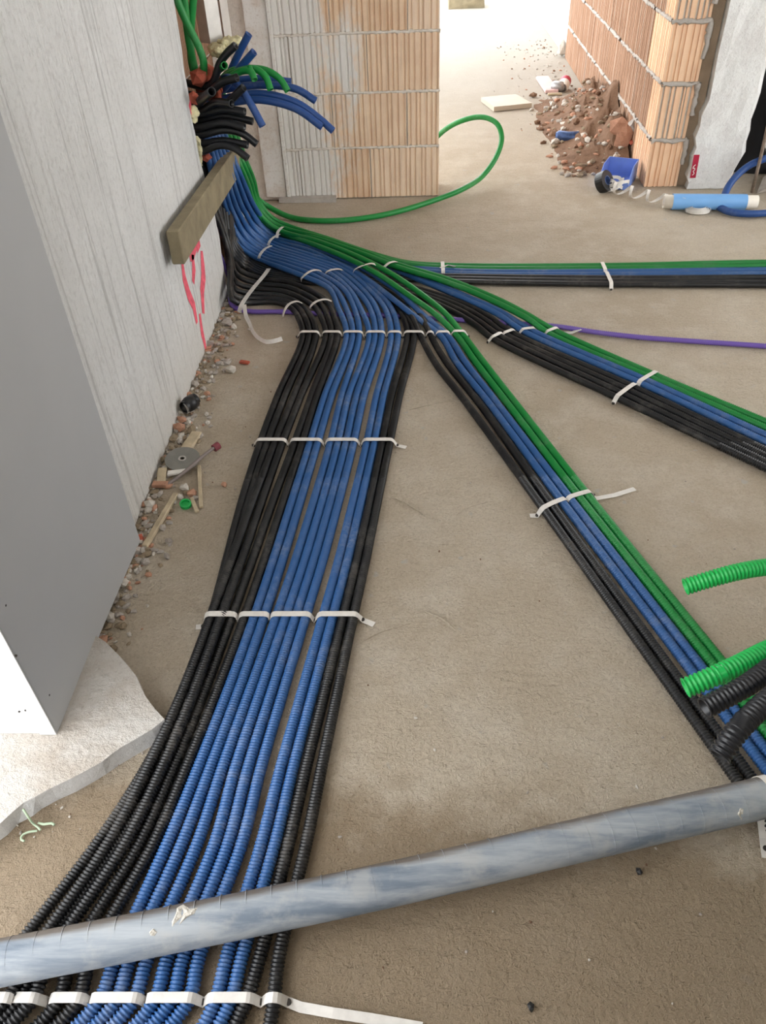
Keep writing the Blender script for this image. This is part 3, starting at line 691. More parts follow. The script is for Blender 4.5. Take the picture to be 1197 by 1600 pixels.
G_ = [([(358, 122), (378, 111), (392, 112), (398, 125)], 'green cut conduit curling down, shortest of the three arched ones', (3.14, 3.08)),
      ([(362, 115), (398, 108), (415, 120), (423, 141)], 'green cut conduit curling down, middle of the three arched ones', (3.16, 3.10)),
      ([(366, 110), (412, 109), (437, 123), (450, 143)], 'green cut conduit curling down furthest to the right', (3.20, 3.15)),
      ([(340, 112), (346, 106), (351, 102)], 'green cut conduit stub facing the viewer between black and blue ends', (3.16, 3.06))]
for p, l, ys in G_: stub(p, 'green', l, GG, .0125, (334, 140, 3.36), None, ys)
GV = 'green conduits running up the recess'
for p, l in (([(268, -30), (278, 3), (295, 42), (310, 72), (318, 96), (316, 118)], 'pale green conduit dropping down the recess, nearest to the viewer'),
             ([(284, -30), (288, 0), (292, 42), (299, 84), (304, 116)], 'green conduit dropping straight down beside the concrete edge'),
             ([(305, -30), (302, 0), (299, 35), (298, 66), (301, 105), (309, 124)], 'green conduit rising behind the other two in the recess')):
    dy = 3.10 + .03 * (len(p) == 5) + .07 * (p[0][0] == 305)
    P = [aty(a, b, dy) for a, b in p]; P[-1].y += .02
    tag(tube('upright_conduit', P, .0135, M['green'], None, 12, .012), l, 'conduit', GV)

# recess odds and ends: broken bricks, foam, studs
for (a, b, y, s, l) in ((312, 120, 3.10, (.055, .035, .035), 'broad brown brick fragment under the green uprights'), (327, 128, 3.16, (.06, .04, .075), 'orange-red brick fragment behind the black cut conduits'),
                        (340, 150, 3.13, (.032, .02, .05), 'flat red brick shard beside the blue cut conduits'), (303, 150, 3.02, (.022, .03, .03), 'small red brick shard against the concrete edge'), (322, 246, 3.10, (.035, .02, .018), 'dark red brick crumb under the lowest black conduit')):
    p = aty(a, b, y); put_o = put('brick_fragment', chunk(p - Vector((0, 0, s[2])), s, int(a)), M['brick_red']); tag(put_o, l, 'brick', 'brick fragments in the recess')
for (a, b, y, s, l) in ((340, 76, 3.40, (.10, .05, .035), 'lumpy cream foam blob below the hanging steel studs'), (303, 178, 2.97, (.018, .03, .045), 'cream foam bulge squeezed out at the concrete edge'), (311, 240, 3.0, (.016, .025, .07), 'thin cream foam strip along the lower concrete edge'), (360, 66, 3.42, (.05, .06, .02), 'pale foam smear right of the steel studs')):
    p = aty(a, b, y); me = chunk(p - Vector((0, 0, s[2])), s, int(b) + 3)
    o = put('foam_blob', me, M['foam'], None, True); md = o.modifiers.new('s', 'SUBSURF'); md.levels = md.render_levels = 3; dt = bpy.data.textures.new('lumps', 'CLOUDS'); dt.noise_scale = .022; dm = o.modifiers.new('d', 'DISPLACE'); dm.texture = dt; dm.strength = .030; dm.texture_coords = 'GLOBAL'
    tag(o, l, 'foam', 'foam in the recess')
def stud(a0, b0, a1, b1, y, w, d, l):
    p = aty((a0 + a1) / 2, b1, y); q = aty((a0 + a1) / 2, b0, y); h = 1.9
    V, F = prism([(p.x - w / 2, p.y), (p.x - w / 2 + d, p.y - .035), (p.x + w / 2, p.y), (p.x + w / 2, p.y + .002), (p.x - w / 2 + d, p.y - .032), (p.x - w / 2, p.y + .002)], 'z', p.z, p.z + h)
    o = poly('steel_stud', V, F, M['steel']); return tag(o, l, 'stud', 'steel studs in the recess')
stud(316, 0, 347, 66, 3.45, .088, .045, 'wide zinc steel stud hanging into the recess top')
stud(346, 0, 362, 58, 3.60, .045, .022, 'narrow zinc steel stud beside the wide one')

# weathered plank pushed out of the recess along the wall
def plank():
    n_ = Vector((-.735, 2.235, .49)); f_ = Vector((-.775, 3.02, .585))
    n_ = (atx(256, 360, -.755) + atx(270, 415, -.755)) / 2; f_ = (atx(353, 234, -.765) + atx(373, 250, -.745)) / 2
    u = (f_ - n_).normalized(); w = Vector((0, 0, 1)); w = (w - u * w.dot(u)).normalized(); v = w.cross(u)
    L = (f_ - n_).length
    q = n_ + u * (L / 2) + v * (-.022)
    return put('wooden_plank', obox(q, u, v, w, L / 2, .020, .052, .003), M['wood_dark'])
pk = tag(plank(), 'weathered grey-brown plank jutting out of the recess along the concrete wall', 'plank')
for (a, b) in ((329, 301), (321, 318)):
    q = atx(a, b, -.732); put('plaster_speck', chunk(q - Vector((0.004, 0, .004)), (.004, .006, .004), int(a)), M['plaster'], pk)

# ------------------------------------------------------------------ fixing straps
def nail(p, parent):
    V, F = prism([(p.x + .0052 * math.cos(k), p.y + .0052 * math.sin(k)) for k in np.linspace(0, 2 * math.pi, 10, endpoint=False)], 'z', .0, p.z + .004)
    return poly('nail', V, F, M['nail'], parent)
def strap(groups, label, w=.0155, tailL=None, tailR=None, r=RC, nails=True):
    """one metal band: over each group of strands, down to a nail between the groups"""
    u = (groups[-1][-1] - groups[0][0]); u.z = 0; u.normalize(); wd = Vector((-u.y, u.x, 0)); path = []; N = []
    t = .0012
    for gi, g in enumerate(groups):
        g = sorted(g, key=lambda p: p.dot(u)); a, b = g[0], g[-1]
        ua = u
        gapL = .011 if gi == 0 else min(.011, ((a - groups[gi - 1][-1]).length - 2 * r) / 2)
        za, zb_ = a.z, b.z
        pL = a - u * (r + max(.004, gapL)); pL.z = .0015; N.append(pL)
        path.append(pL)
        for ang in (150, 120, 95):
            q = a + u * ((r + t) * math.cos(math.radians(ang))); q.z = za + (r + t) * math.sin(math.radians(ang)); path.append(q)
        for p in g[1:-1]:
            q = p.copy(); q.z = max(p.z + r + t, min(za, zb_) + r + t); path.append(q)
        if len(g) == 1: path.pop()
        for ang in ((85, 60, 30) if len(g) > 1 else (90, 60, 30)):
            q = b + u * ((r + t) * math.cos(math.radians(ang))); q.z = zb_ + (r + t) * math.sin(math.radians(ang)); path.append(q)
        pR = b + u * (r + .010); pR.z = .0015
        if gi == len(groups) - 1: path.append(pR); N.append(pR)
    if tailL: path = [tailL(path[0], u)] + path if callable(tailL) else tailL + path
    if tailR: path = path + tailR
    P = [Vector(p) for p in path]
    V, F = ribbon(P, wd, w, t)
    o = poly('fixing_strap', V, F, M['strap']); tag(o, label, 'strap', 'metal straps over the conduits')
    if nails:
        for p in N: nail(p, o)
    return o
def G(y, *idx): return [[row_pt[(i, y)] for i in g] for g in idx]
e1 = [row_pt[(0, 523)]]
strap(G(523, (0, 1, 2), (3, 4, 5), (6, 7, 8), (9, 10, 11), (12, 13)) + [[row_pt[(14, 523)], row_pt[(15, 523)], at(656.6, 523, Z0)]] + [[at(672.4, 523, Z0)], [at(686.7, 523, Z0), at(697.4, 523, Z0)], [at(711.4, 522, Z0), at(722.5, 522, Z0)]],
      'long metal strap over all strands where the bundles fan out')
strap(G(692, (0, 1, 2, 3), (4, 5, 6, 7), (8, 9, 10, 11), (12, 13, 14, 15)), 'second metal strap across the wide bundle, level with the grey disc', tailR=[row_pt[(15, 692)] + Vector((.05, -.012, -.010))])
strap(G(965, (2, 3, 4), (5, 6, 7), (8, 9, 10, 11), (12, 13, 14, 15)), 'metal strap across the wide bundle beside the threshold corner', tailL=[row_pt[(2, 965)] + Vector((-.040, -.004, -.030))], tailR=[row_pt[(15, 965)] + Vector((.05, -.014, -.010))])
strap(G(1563, (0, 2), (1, 3), (4, 5), (6, 7, 8), (9, 10, 11), (12, 13, 14), (15,)), 'metal strap over the wide bundle in front of the grey pipe, with a long tail', tailR=[at(470, 1574, .002), at(520, 1583, .006), at(580, 1592, .004), at(660, 1606, .003)])
def lanes(tails, ref, fn): return [fn(k) for k in ref]
def on_line(a, b, t): return a + (b - a) * t
R_at = lambda k, j: at(*R_rows[k][j], Z0)
strap([[R_at(0, 3), R_at(1, 3), R_at(2, 3)], [R_at(3, 3), R_at(4, 3), R_at(5, 3)]], 'metal strap over the lower right bundle with a loose tail on the floor',
      tailR=[at(932, 779, .002), at(960, 774, .004), at(992, 764, .006)], tailL=[at(828, 806, .002)])
m1 = [at(*q, Z0) for q in M1]; m2 = [at(*q, Z0) for q in M2]
strap([m1[0:2], m1[2:4], m1[4:6], m1[6:8]], 'metal strap over the middle right bundle just before the purple conduit', tailR=[at(893, 520, .004), at(908, 514, .016)])
strap([m2[0:4], m2[4:8]], 'metal strap over the middle right bundle near the right edge')
tt = [on_line(T_tail(k)[1], T_tail(k)[2], .0) for k in range(7)]; tt = [p + Vector((-.03 + .0 * i, 0, 0)) for i, p in enumerate(tt)]
strap([tt[0:4], tt[4:7]], 'metal strap over the far right bundle near the bricks')
t0 = [p + Vector((-.035, 0, .002)) for p in [T_tail(k)[0] for k in range(3, 7)]]
strap([t0], 'metal strap with a curled end at the start of the far right bundle', tailR=[at(690, 418, .03), at(700, 414, .035), at(711, 417, .02)], nails=False)
pu = at(997, 526.5, .010)
strap([[pu]], 'small metal clip over the purple conduit', r=.0105, w=.014)
def band(px, label, w=.013, wx=None):                   # band over raised strands: px list of (x, y, z)
    P = [at(a, b, c) for a, b, c in px]; u = (P[-1] - P[0]); u.z = 0; u.normalize(); wd = Vector((-u.y, u.x, 0))
    D = [Vector(q) for q in spline(P, .008)]; V, F = ribbon(D, wd, w, .0014); o = poly('fixing_strap', V, F, M['strap']); return tag(o, label, 'strap', 'metal straps over the conduits')
band([(404, 410, .004), (405, 401, .040), (414, 389, .044), (424, 384, .040)], 'short metal strap on the near blues at the foot of the riser')
band([(419, 384, .030), (421, 378, .046), (429, 370, .046), (437, 366, .044)], 'short metal strap on the far blues at the foot of the riser')
band([(433, 372, .040), (434, 363, .060), (440, 356, .066), (446, 354, .030)], 'short metal strap on the greens at the foot of the riser')
band([(470, 440, .010), (473, 433, .048), (485, 424, .056), (495, 422, .052), (503, 424, .040)], 'metal strap on the first three blues where they bend')
band([(508, 429, .036), (512, 424, .056), (522, 421, .057), (532, 421, .055), (538, 425, .040)], 'metal strap on the middle blues where they bend')
band([(551, 428, .040), (555, 421, .066), (570, 414, .084), (582, 412, .088), (592, 417, .070)], 'metal strap over blues and greens at the crossing')
band([(596, 426, .030), (600, 418, .066), (608, 411, .078), (616, 409, .076), (625, 411, .040)], 'metal strap on the paired greens after the crossing')
band([(442, 494, .004), (445, 485, .026), (452, 475, .040), (464, 471, .044), (472, 474, .034)], 'metal strap on the outer three blacks where they bend')
band([(482, 486, .012), (486, 478, .036), (497, 470, .042), (510, 468, .043), (518, 471, .036)], 'metal strap on the inner three blacks where they bend')
band([(374, 488, .004), (377, 478, .030), (384, 466, .034), (396, 450, .034), (408, 436, .034), (416, 426, .034), (420, 420, .022)], 'broad crumpled metal strap across the blacks by the wall corner', .018)
# loose tail of that strap
lo = [at(382, 476, .040), at(384, 492, .010), at(390, 505, .004), at(396, 519, .006), at(405, 529, .004), at(416, 534, .004), at(428, 533, .008), at(441, 529, .014)]
D = [Vector(q) for q in spline(lo, .01)]
wds = [Vector((1, 0, .3)).lerp(Vector((0, .5, 1)), min(1, i / len(D) * 1.2)) for i in range(len(D))]
V, F = ribbon(D, wds, .016, .0012); tag(poly('strap_offcut', V, F, M['strap']), 'loose metal strap end curling on the floor left of the blacks', 'strap', 'metal straps over the conduits')

# ------------------------------------------------------------------ cut ends hanging in from the right edge
def big(px, col, l, group, zs):
    P = [at(a, b, z) for (a, b), z in zip(px, zs)]
    last = P[-1]; d = (P[-1] - P[-2]).normalized()
    P += [last + d * .10 + Vector((.02, 0, -.02)), Vector((last.x + .24, last.y - .02, last.z - .16)), Vector((last.x + .30, last.y - .03, .25)), Vector((last.x + .31, last.y - .03, 0.0))]
    o = ribbed('cut_conduit', P, RC * 1.04, M[col], hollow=(True, False), seg=24, pitch=.0056, depth=.15, rings=6); return tag(o, l, 'conduit', group)
GC = 'cut conduits hanging in from the right edge'
big([(1071, 917), (1120, 902), (1165, 891), (1215, 885)], 'green_lite', 'upper bright green cut conduit at the right edge, alone over bare floor', GC, [.58, .592, .597, .592])
big([(1071, 1075), (1110, 1059), (1150, 1041), (1215, 1010)], 'green_lite', 'lower bright green cut conduit crossing over the six-strand bundle', GC, [.62, .63, .635, .63])
big([(1101, 1106), (1130, 1091), (1165, 1072), (1220, 1035)], 'black_clean', 'black cut conduit just under the lower bright green one', GC, [.65, .655, .66, .655])
big([(1124, 1182), (1142, 1155), (1163.5, 1129), (1215, 1083)], 'black_clean', 'black cut conduit hanging lowest at the right edge, mouth down', GC, [.655, .665, .672, .675])

# ------------------------------------------------------------------ grey pipe across the foreground
pa, pb, pc = at(-40, 1512, .064), at(590, 1386, .066), at(1240, 1235, .062)
pe = pc + (pc - pb).normalized() * .45
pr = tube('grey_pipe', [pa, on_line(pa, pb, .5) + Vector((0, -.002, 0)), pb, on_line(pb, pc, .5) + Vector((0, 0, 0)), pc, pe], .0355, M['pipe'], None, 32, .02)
tag(pr, 'long smeared grey-blue pipe lying across the conduits in the foreground', 'pipe')
pu_ = (pc - pa).normalized()
for a in np.arange(.06, 1.5, .042):                        # faint raised seams of the wrapping
    L = (pb - pa).length
    c = on_line(pa, pb, a / L) if a < L else on_line(pb, pc, (a - L) / (pc - pb).length)
    T = pu_; n1 = Vector((0, 0, 1)); n1 = (n1 - T * n1.dot(T)).normalized(); n2 = T.cross(n1)
    pts = [c + (n1 * math.cos(k) + n2 * math.sin(k)) * .0352 for k in np.linspace(0, 2 * math.pi, 25)]
    put('seam_ring', tube_mesh(np.array([tuple(p) for p in pts]), .0009, 4), M['pipe'], pr, True)
def on_pipe(px, py):                                       # point of the pipe surface under a sight line
    r = Vector(_ray(px, py)).normalized(); o = Vector((0, 0, HC)); best = None
    for seg in ((pa, pb), (pb, pc)):
        d = (seg[1] - seg[0]).normalized(); w0 = o - seg[0]
        A = r - d * r.dot(d); Bq = w0 - d * w0.dot(d); a = A.dot(A); b = 2 * A.dot(Bq); c = Bq.dot(Bq) - .0352 ** 2; D = b * b - 4 * a * c
        if D >= 0:
            t = (-b - math.sqrt(D)) / (2 * a); p = o + r * t; s = (p - seg[0]).dot(d)
            if 0 <= s <= (seg[1] - seg[0]).length: best = p
    return best
def splat(px, seed, h=.004):
    P = [on_pipe(a, b) for a, b in px]
    if any(p is None for p in P): return
    c = sum(P, Vector()) / len(P); nrm = (c - (on_line(pa, pc, (c - pa).dot(pu_) / (pc - pa).length))).normalized()
    rq = random.Random(seed); V = [p for p in P] + [c + (p - c) * .72 + nrm * (h * rq.uniform(.7, 1.2)) for p in P] + [c + nrm * h]
    n = len(P); F = [(i, (i + 1) % n, n + (i + 1) % n, n + i) for i in range(n)] + [(n + i, n + (i + 1) % n, 2 * n) for i in range(n)]
    poly('plaster_splash', V, F, M['plaster'], pr)
splat([(262, 1464), (268, 1440), (277, 1418), (286, 1413), (297, 1420), (309, 1418), (304, 1428), (293, 1433), (283, 1444), (272, 1460)], 1)
splat([(233, 1456), (240, 1450), (247, 1456), (242, 1463), (235, 1462)], 2, .003)
splat([(1000, 1322), (1006, 1318), (1030, 1318), (1022, 1325), (1008, 1328)], 3, .003)
splat([(1108, 1298), (1114, 1280), (1120, 1284), (1116, 1300)], 4, .002)
splat([(1152, 1272), (1156, 1262), (1162, 1264), (1158, 1284)], 5, .002)
# pipe clip at the right edge
cc = on_line(pb, pc, .93); n1 = Vector((0, 0, 1)); n2 = pu_.cross(n1).normalized()
pts = [Vector((cc.x, cc.y + .06, .002))] + [cc + n2 * (.0375 * math.sin(k)) + Vector((0, 0, .0375 * math.cos(k))) for k in np.linspace(1.5, -1.5, 13)] + [Vector((cc.x - .005, cc.y - .048, .003)), Vector((cc.x - .012, cc.y - .085, .002))]
V, F = ribbon([Vector(p) for p in pts], pu_, .016, .0013); pc_o = poly('pipe_clip', V, F, M['strap']); tag(pc_o, 'metal strap clip nailed over the grey pipe at the right edge', 'strap')
nail(Vector((cc.x - .008, cc.y - .068, .002)), pc_o)

# ------------------------------------------------------------------ objects by the right wall and in the corridor
def cyl_between(name, a, b, r, mat, parent=None, seg=20, hollow=(True, True)):
    return put(name, tube_mesh(np.linspace(tuple(a), tuple(b), 3), r, seg, hollow=hollow), mat, parent, True)
ra, rb_ = at(1037, 315, .036), at(1183, 316, .036)
fr = empty('film_roll', (ra + rb_) / 2 - Vector((0, 0, .036))); tag(fr, 'light blue film roll on a cream cardboard core lying before the column', 'roll')
under(cyl_between('core', ra, rb_, .031, M['paper']), fr)
under(cyl_between('film', on_line(ra, rb_, .09), on_line(ra, rb_, .88), .0365, M['film'], None, 24, (False, False)), fr)
# coil of strap half under the roll
cp = []; ctr = at(1090, 331, 0)
for k in range(110):
    a = k * .26; r = .062 - .0003 * k; cp.append(ctr + Vector((r * math.cos(a), r * .8 * math.sin(a), .010 + .0001 * k)))
V, F = ribbon(cp, Vector((0, 0, 1)), .016, .0012); tag(poly('strap_coil', V, F, M['strap']), 'flat coil of metal strap lying under the blue film roll', 'strap coil')
# curly offcut in front of the bin
q0, q1 = at(950, 303, .0), at(1060, 330, .0); cp = []; wdl = []
d = (q1 - q0).normalized(); sd = Vector((-d.y, d.x, 0))
for k in range(120):
    t = k / 119; a = 2 * math.pi * 4.2 * t; r = .030
    cp.append(q0 + (q1 - q0) * t + sd * (r * math.cos(a)) + d * (.012 * math.sin(a)) + Vector((0, 0, .012 + r * .95 * (1 + math.sin(a)) * .9))); wdl.append(d)
V, F = ribbon(cp, wdl, .015, .0012); tag(poly('curly_strap', V, F, M['strap']), 'springy curled metal strap trailing from the bin to the film roll', 'strap')
cp = []; wdl = []
c0 = at(955, 298, .0)
for k in range(90):
    a = k * .30; r = .030 + .012 * math.sin(k * .21); cp.append(c0 + Vector((r * math.cos(a) * 1.5 + .03 * math.sin(k * .05), r * math.sin(a), .034 + .022 * math.sin(k * .37)))); wdl.append(Vector((.2, .2, 1)))
V, F = ribbon(cp, wdl, .016, .0012); tag(poly('strap_tangle', V, F, M['strap']), 'tangled knot of metal strap right in front of the blue bin', 'strap')
# blue bin
def bin_():
    c = at(964, 285, 0); rt = Matrix.Rotation(-.35, 4, 'Z')
    root = empty('storage_bin', c); root.rotation_euler = (0, 0, -.42)
    tag(root, 'small blue open-fronted storage bin on the floor by the brick end', 'bin')
    W, L, Hh, t = .078, .105, .095, .004
    prof = [(-L, 0), (L, 0), (L, Hh), (-L * .2, Hh), (-L, Hh * .45)]
    poly('side_panel', *prism(prof, 'x', -W, -W + t), M['bin'], root); poly('side_panel', *prism(prof, 'x', W - t, W), M['bin'], root)
    poly('bottom_panel', *box(-W + t, W - t, -L, L, 0, t), M['bin'], root); poly('back_panel', *box(-W + t, W - t, L - t, L, t, Hh), M['bin'], root)
    poly('front_lip', *box(-W + t, W - t, -L, -L + t, t, Hh * .45), M['bin'], root)
bin_()
tr = empty('tape_roll', at(946, 285, 0)); tag(tr, 'black roll leaning on the blue bin', 'roll')
def ring(c, ax, R, r, h, mat, name, root, seg=28):
    ax = ax.normalized(); e = Vector((0, 0, 1)); e = (e - ax * e.dot(ax)).normalized(); f = ax.cross(e); V = []
    for k in range(seg):
        a = 2 * math.pi * k / seg; dr = e * math.cos(a) + f * math.sin(a)
        for (q, s) in ((R, -h), (R, h), (r, h), (r, -h)): V.append(c + dr * q + ax * s)
    F = [(4 * k + j, 4 * k + (j + 1) % 4, 4 * ((k + 1) % seg) + (j + 1) % 4, 4 * ((k + 1) % seg) + j) for k in range(seg) for j in range(4)]
    o = poly(name, V, F, mat); under(o, root); return o
ring(at(944, 284, .046), Vector((.75, -.65, .55)), .052, .024, .022, M['blackplastic'], 'tape', tr); ring(at(944, 284, .046), Vector((.75, -.65, .55)), .024, .020, .0225, M['canblue'], 'core', tr)
# label strip on the column
def red_label():
    c0, c1 = aty(1082, 278, 4.139), aty(1089, 242, 4.139)
    o = poly('paper_label', [c0 + Vector((-.012, 0, 0)), c0 + Vector((.016, 0, 0)), c1 + Vector((.014, 0, 0)), c1 + Vector((-.014, 0, 0)), c0 + Vector((-.012, .0015, 0)), c0 + Vector((.016, .0015, 0)), c1 + Vector((.014, .0015, 0)), c1 + Vector((-.014, .0015, 0))],
             [(0, 1, 2, 3), (7, 6, 5, 4), (0, 4, 5, 1), (1, 5, 6, 2), (2, 6, 7, 3), (3, 7, 4, 0)], M['red'])
    tag(o, 'narrow red label with a white scribble on the lower column edge', 'label')
    P = [c0 + (c1 - c0) * t + Vector((x, -.001, 0)) for t, x in ((.12, -.004), (.2, .004), (.3, -.003), (.36, .004), (.44, .0), (.40, -.006), (.5, -.005), (.58, .003))]
    V, F = ribbon([Vector(q) for q in spline(P, .004)], Vector((1, 0, .4)), .004, .0006); poly('script_mark', V, F, M['white'], o)
red_label()
# dark corner right of the column
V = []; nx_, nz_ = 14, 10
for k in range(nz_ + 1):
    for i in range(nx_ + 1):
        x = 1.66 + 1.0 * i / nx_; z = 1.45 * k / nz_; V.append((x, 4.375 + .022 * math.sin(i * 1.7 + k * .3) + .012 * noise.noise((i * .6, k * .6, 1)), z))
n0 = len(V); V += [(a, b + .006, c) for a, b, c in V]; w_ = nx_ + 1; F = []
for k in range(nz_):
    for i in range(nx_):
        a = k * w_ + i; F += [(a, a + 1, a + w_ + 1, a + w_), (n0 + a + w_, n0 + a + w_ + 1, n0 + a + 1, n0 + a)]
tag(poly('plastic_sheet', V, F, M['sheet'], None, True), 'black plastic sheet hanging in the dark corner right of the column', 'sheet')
p = aty(1186, 210, 4.27)
o = put('concrete_lump', chunk(Vector((1.86, 4.27, .06)), (.13, .07, .26), 11), M['column'])
tag(o, 'pale concrete lump in the dark corner at the right edge', 'lump')
o2 = put('footing_ledge', chunk(Vector((1.95, 4.25, -.01)), (.30, .09, .05), 14), M['stone']); tag(o2, 'low stone ledge below the pale lump', 'ledge')
tag(tube('blue_hose', [at(1128, 318, .02), aty(1138, 292, 3.99), aty(1150, 276, 4.02), aty(1166, 262, 4.05), aty(1182, 253, 4.06), aty(1210, 246, 4.06), aty(1260, 262, 4.0), at(1280, 300, .02)], .017, M['blue_up'], None, 14, .012), 'blue conduit arching up in the corner beside the column', 'conduit')
tag(tube('blue_hose', [at(1120, 322, .018), at(1140, 331, .018), at(1165, 334, .018), at(1200, 333, .018), at(1260, 328, .018)], .016, M['blue_up'], None, 14, .012), 'blue conduit lying on the floor under the film roll', 'conduit')
tag(tube('rebar_rod', [at(1175, 300, .0), aty(1183, 268, 4.0), aty(1190, 240, 4.06), aty(1200, 195, 4.12)], .008, M['rust'], None, 8, .02), 'rusty rod leaning in the dark corner at the right edge', 'rod')
tag(tube('black_pipe', [aty(1163, 200, 4.30), aty(1178, 150, 4.30), aty(1192, 104, 4.30), aty(1215, 20, 4.30)], .018, M['blackplastic'], None, 12, .03), 'black pipe running up beside the concrete column', 'pipe')

# corridor floor
c = [at(752, 152, .03), at(806, 147, .03), at(831, 161, .03), at(772, 167, .03)]
V = c + [v - Vector((0, 0, .029)) for v in c]
tag(poly('floor_tile', V, [(0, 1, 2, 3)[::-1], (4, 5, 6, 7), (0, 1, 5, 4), (1, 2, 6, 5), (2, 3, 7, 6), (3, 0, 4, 7)], M['tile']), 'flat beige tile slab lying alone in the corridor', 'tile')
u = (at(860, 146) - at(845, 124)).normalized(); v = Vector((-u.y, u.x, 0)); L = (at(860, 146) - at(845, 124)).length
tag(put('plastic_strip', obox((at(860, 146) + at(845, 124)) / 2 + Vector((.01, 0, .012)), u, v, Vector((0, 0, 1)), L / 2, .048, .011, .004), M['paleplastic']), 'pale pink strip lying beside the drinks cans', 'strip')
tag(put('wood_splinter', obox(at(867, 147, .008), v, u, Vector((0, 0, 1)), .05, .012, .007, .002), M['wood']), 'small wood splinter touching the pale pink strip', 'wood')
def can(c, ax, mats, label, R=.033, L=.115, crush=0.0):
    root = empty('drinks_can', Vector((c.x, c.y, 0))); tag(root, label, 'can'); ax = ax.normalized()
    prof = [(0, .72), (.05, .8), (.12, 1), (.5, 1 - crush), (.86, 1), (.94, .85), (1, .78)]
    P = np.array([tuple(c + ax * (L * (t - .5))) for t, _ in prof]); o = put('can_body', tube_mesh(P, np.array([R * k for _, k in prof]), 20), mats[0], None, True); under(o, root)
    for s, nm in ((-1, 'can_base'), (1, 'can_lid')):
        q = c + ax * (s * L * .495); e = put(nm, tube_mesh(np.array([tuple(q - ax * .002 * s), tuple(q), tuple(q - ax * .003 * s)]), np.array([R * .76, R * .74, .001]), 20), mats[1], None, True); under(e, root)
    if len(mats) > 2:
        e = put('print_band', tube_mesh(np.array([tuple(c - ax * L * .02), tuple(c + ax * L * .34)]), R * 1.012, 20), mats[2], None, True); under(e, root)
can(at(882, 131, .040), Vector((.25, .75, .15)), (M['white'], M['alu'], M['red']), 'red and white drinks can lying in the corridor', .040, .14)
can(at(872, 135, .034), Vector((-.8, .3, 0)), (M['alu'], M['alu']), 'plain silver can end lying against the red and white can', .034, .09)
can(at(888, 214, .034), Vector((.95, -.22, 0)), (M['canblue'], M['alu']), 'crumpled blue drinks can at the left foot of the rubble', .034, .15, .12)
tag(poly('timber_beam', *box(.42, .80, 10.1, 10.35, .0, .10, jit=.01), M['wood_dark']), 'dark timber beam lying across the bright far opening', 'timber')
tag(put('brick_fragment', chunk(at(878, 88, 0), (.04, .05, .07), 71), M['stone_l']), 'pale brick fragment standing at the far end of the corridor brick wall', 'brick')

# rubble heap against the brick wall
def heap():
    V = []; n, m = 22, 30; x0, x1, y0, y1 = .80, 1.195, 4.42, 6.1
    for j in range(m + 1):
        for i in range(n + 1):
            a, b = i / n, j / m; x, y = x0 + (x1 - x0) * a, y0 + (y1 - y0) * b
            e = (a ** 1.6) * math.sin(math.pi * min(1, max(0, b))) ** .8
            z = .24 * e * (1 + .5 * noise.noise((x * 9, y * 9, 2)) + .35 * noise.noise((x * 25, y * 25, 5))) - .006 + .006 * noise.noise((x * 40, y * 40, 0))
            V.append((x + (.022 * a if y > 5 else 0), y, z))
    w = n + 1; Q = [(j * w + i, j * w + i + 1, (j + 1) * w + i + 1, (j + 1) * w + i) for j in range(m) for i in range(n)]
    o = put('rubble', fast_mesh('rubble', V, Q), M['rubble'], None, False); tag(o, 'reddish brown heap of rubble against the corridor brick wall', 'rubble', None, 'stuff')
    return V, n, m
HV, hn, hm = heap()
def hz(x, y):
    a = (x - .80) / .395; b = (y - 4.42) / 1.68
    if not (0 <= a <= 1 and 0 <= b <= 1): return 0.0
    return max(0.0, HV[int(b * hm) * (hn + 1) + int(a * hn)][2])
def loose(name, count, gen, mats, label, seed):           # uncountable crumbs: one object
    import bmesh
    rq = random.Random(seed); bm = bmesh.new()
    for k in range(count):
        p, s = gen(rq); r0 = len(bm.verts)
        g = bmesh.ops.create_icosphere(bm, subdivisions=1, radius=1)['verts']
        ax = (s * rq.uniform(.7, 1.4), s * rq.uniform(.6, 1.1), s * rq.uniform(.4, .8)); a = rq.uniform(0, 6.3)
        for v in g:
            q = rq.uniform(.7, 1.15); x, y = v.co.x * ax[0] * q, v.co.y * ax[1] * q
            v.co = Vector((p[0] + x * math.cos(a) - y * math.sin(a), p[1] + x * math.sin(a) + y * math.cos(a), p[2] + ax[2] * .6 + v.co.z * ax[2] * q))
        mi = rq.randrange(len(mats))
        for f in {f for v in g for f in v.link_faces}: f.material_index = mi
    me = bpy.data.meshes.new(name)
    for m_ in mats: me.materials.append(m_)
    bm.to_mesh(me); bm.free(); o = put(name, me, None); return tag(o, label, 'gravel', None, 'stuff')
def g_heap(rq):
    x, y = .78 + .39 * rq.random() ** .7, 4.4 + 1.5 * rq.random() ** 1.2; return (x, y, hz(x, y) - .004), rq.uniform(.006, .026)
loose('rubble_gravel', 320, g_heap, [M['rubble'], M['rubble'], M['stone'], M['slab'], M['stone_r'], M['slab'], M['stone_l']], 'brick crumbs and stones strewn over and around the rubble heap', 5)
def g_corr(rq):
    x, y = .55 + .68 * rq.random() ** .4, 5.2 + 3.0 * rq.random(); return (x, y, -.001), rq.uniform(.002, .010)
loose('corridor_gravel', 260, g_corr, [M['rubble'], M['stone'], M['stone_l'], M['stone_r']], 'small crumbs scattered along the corridor floor', 6)
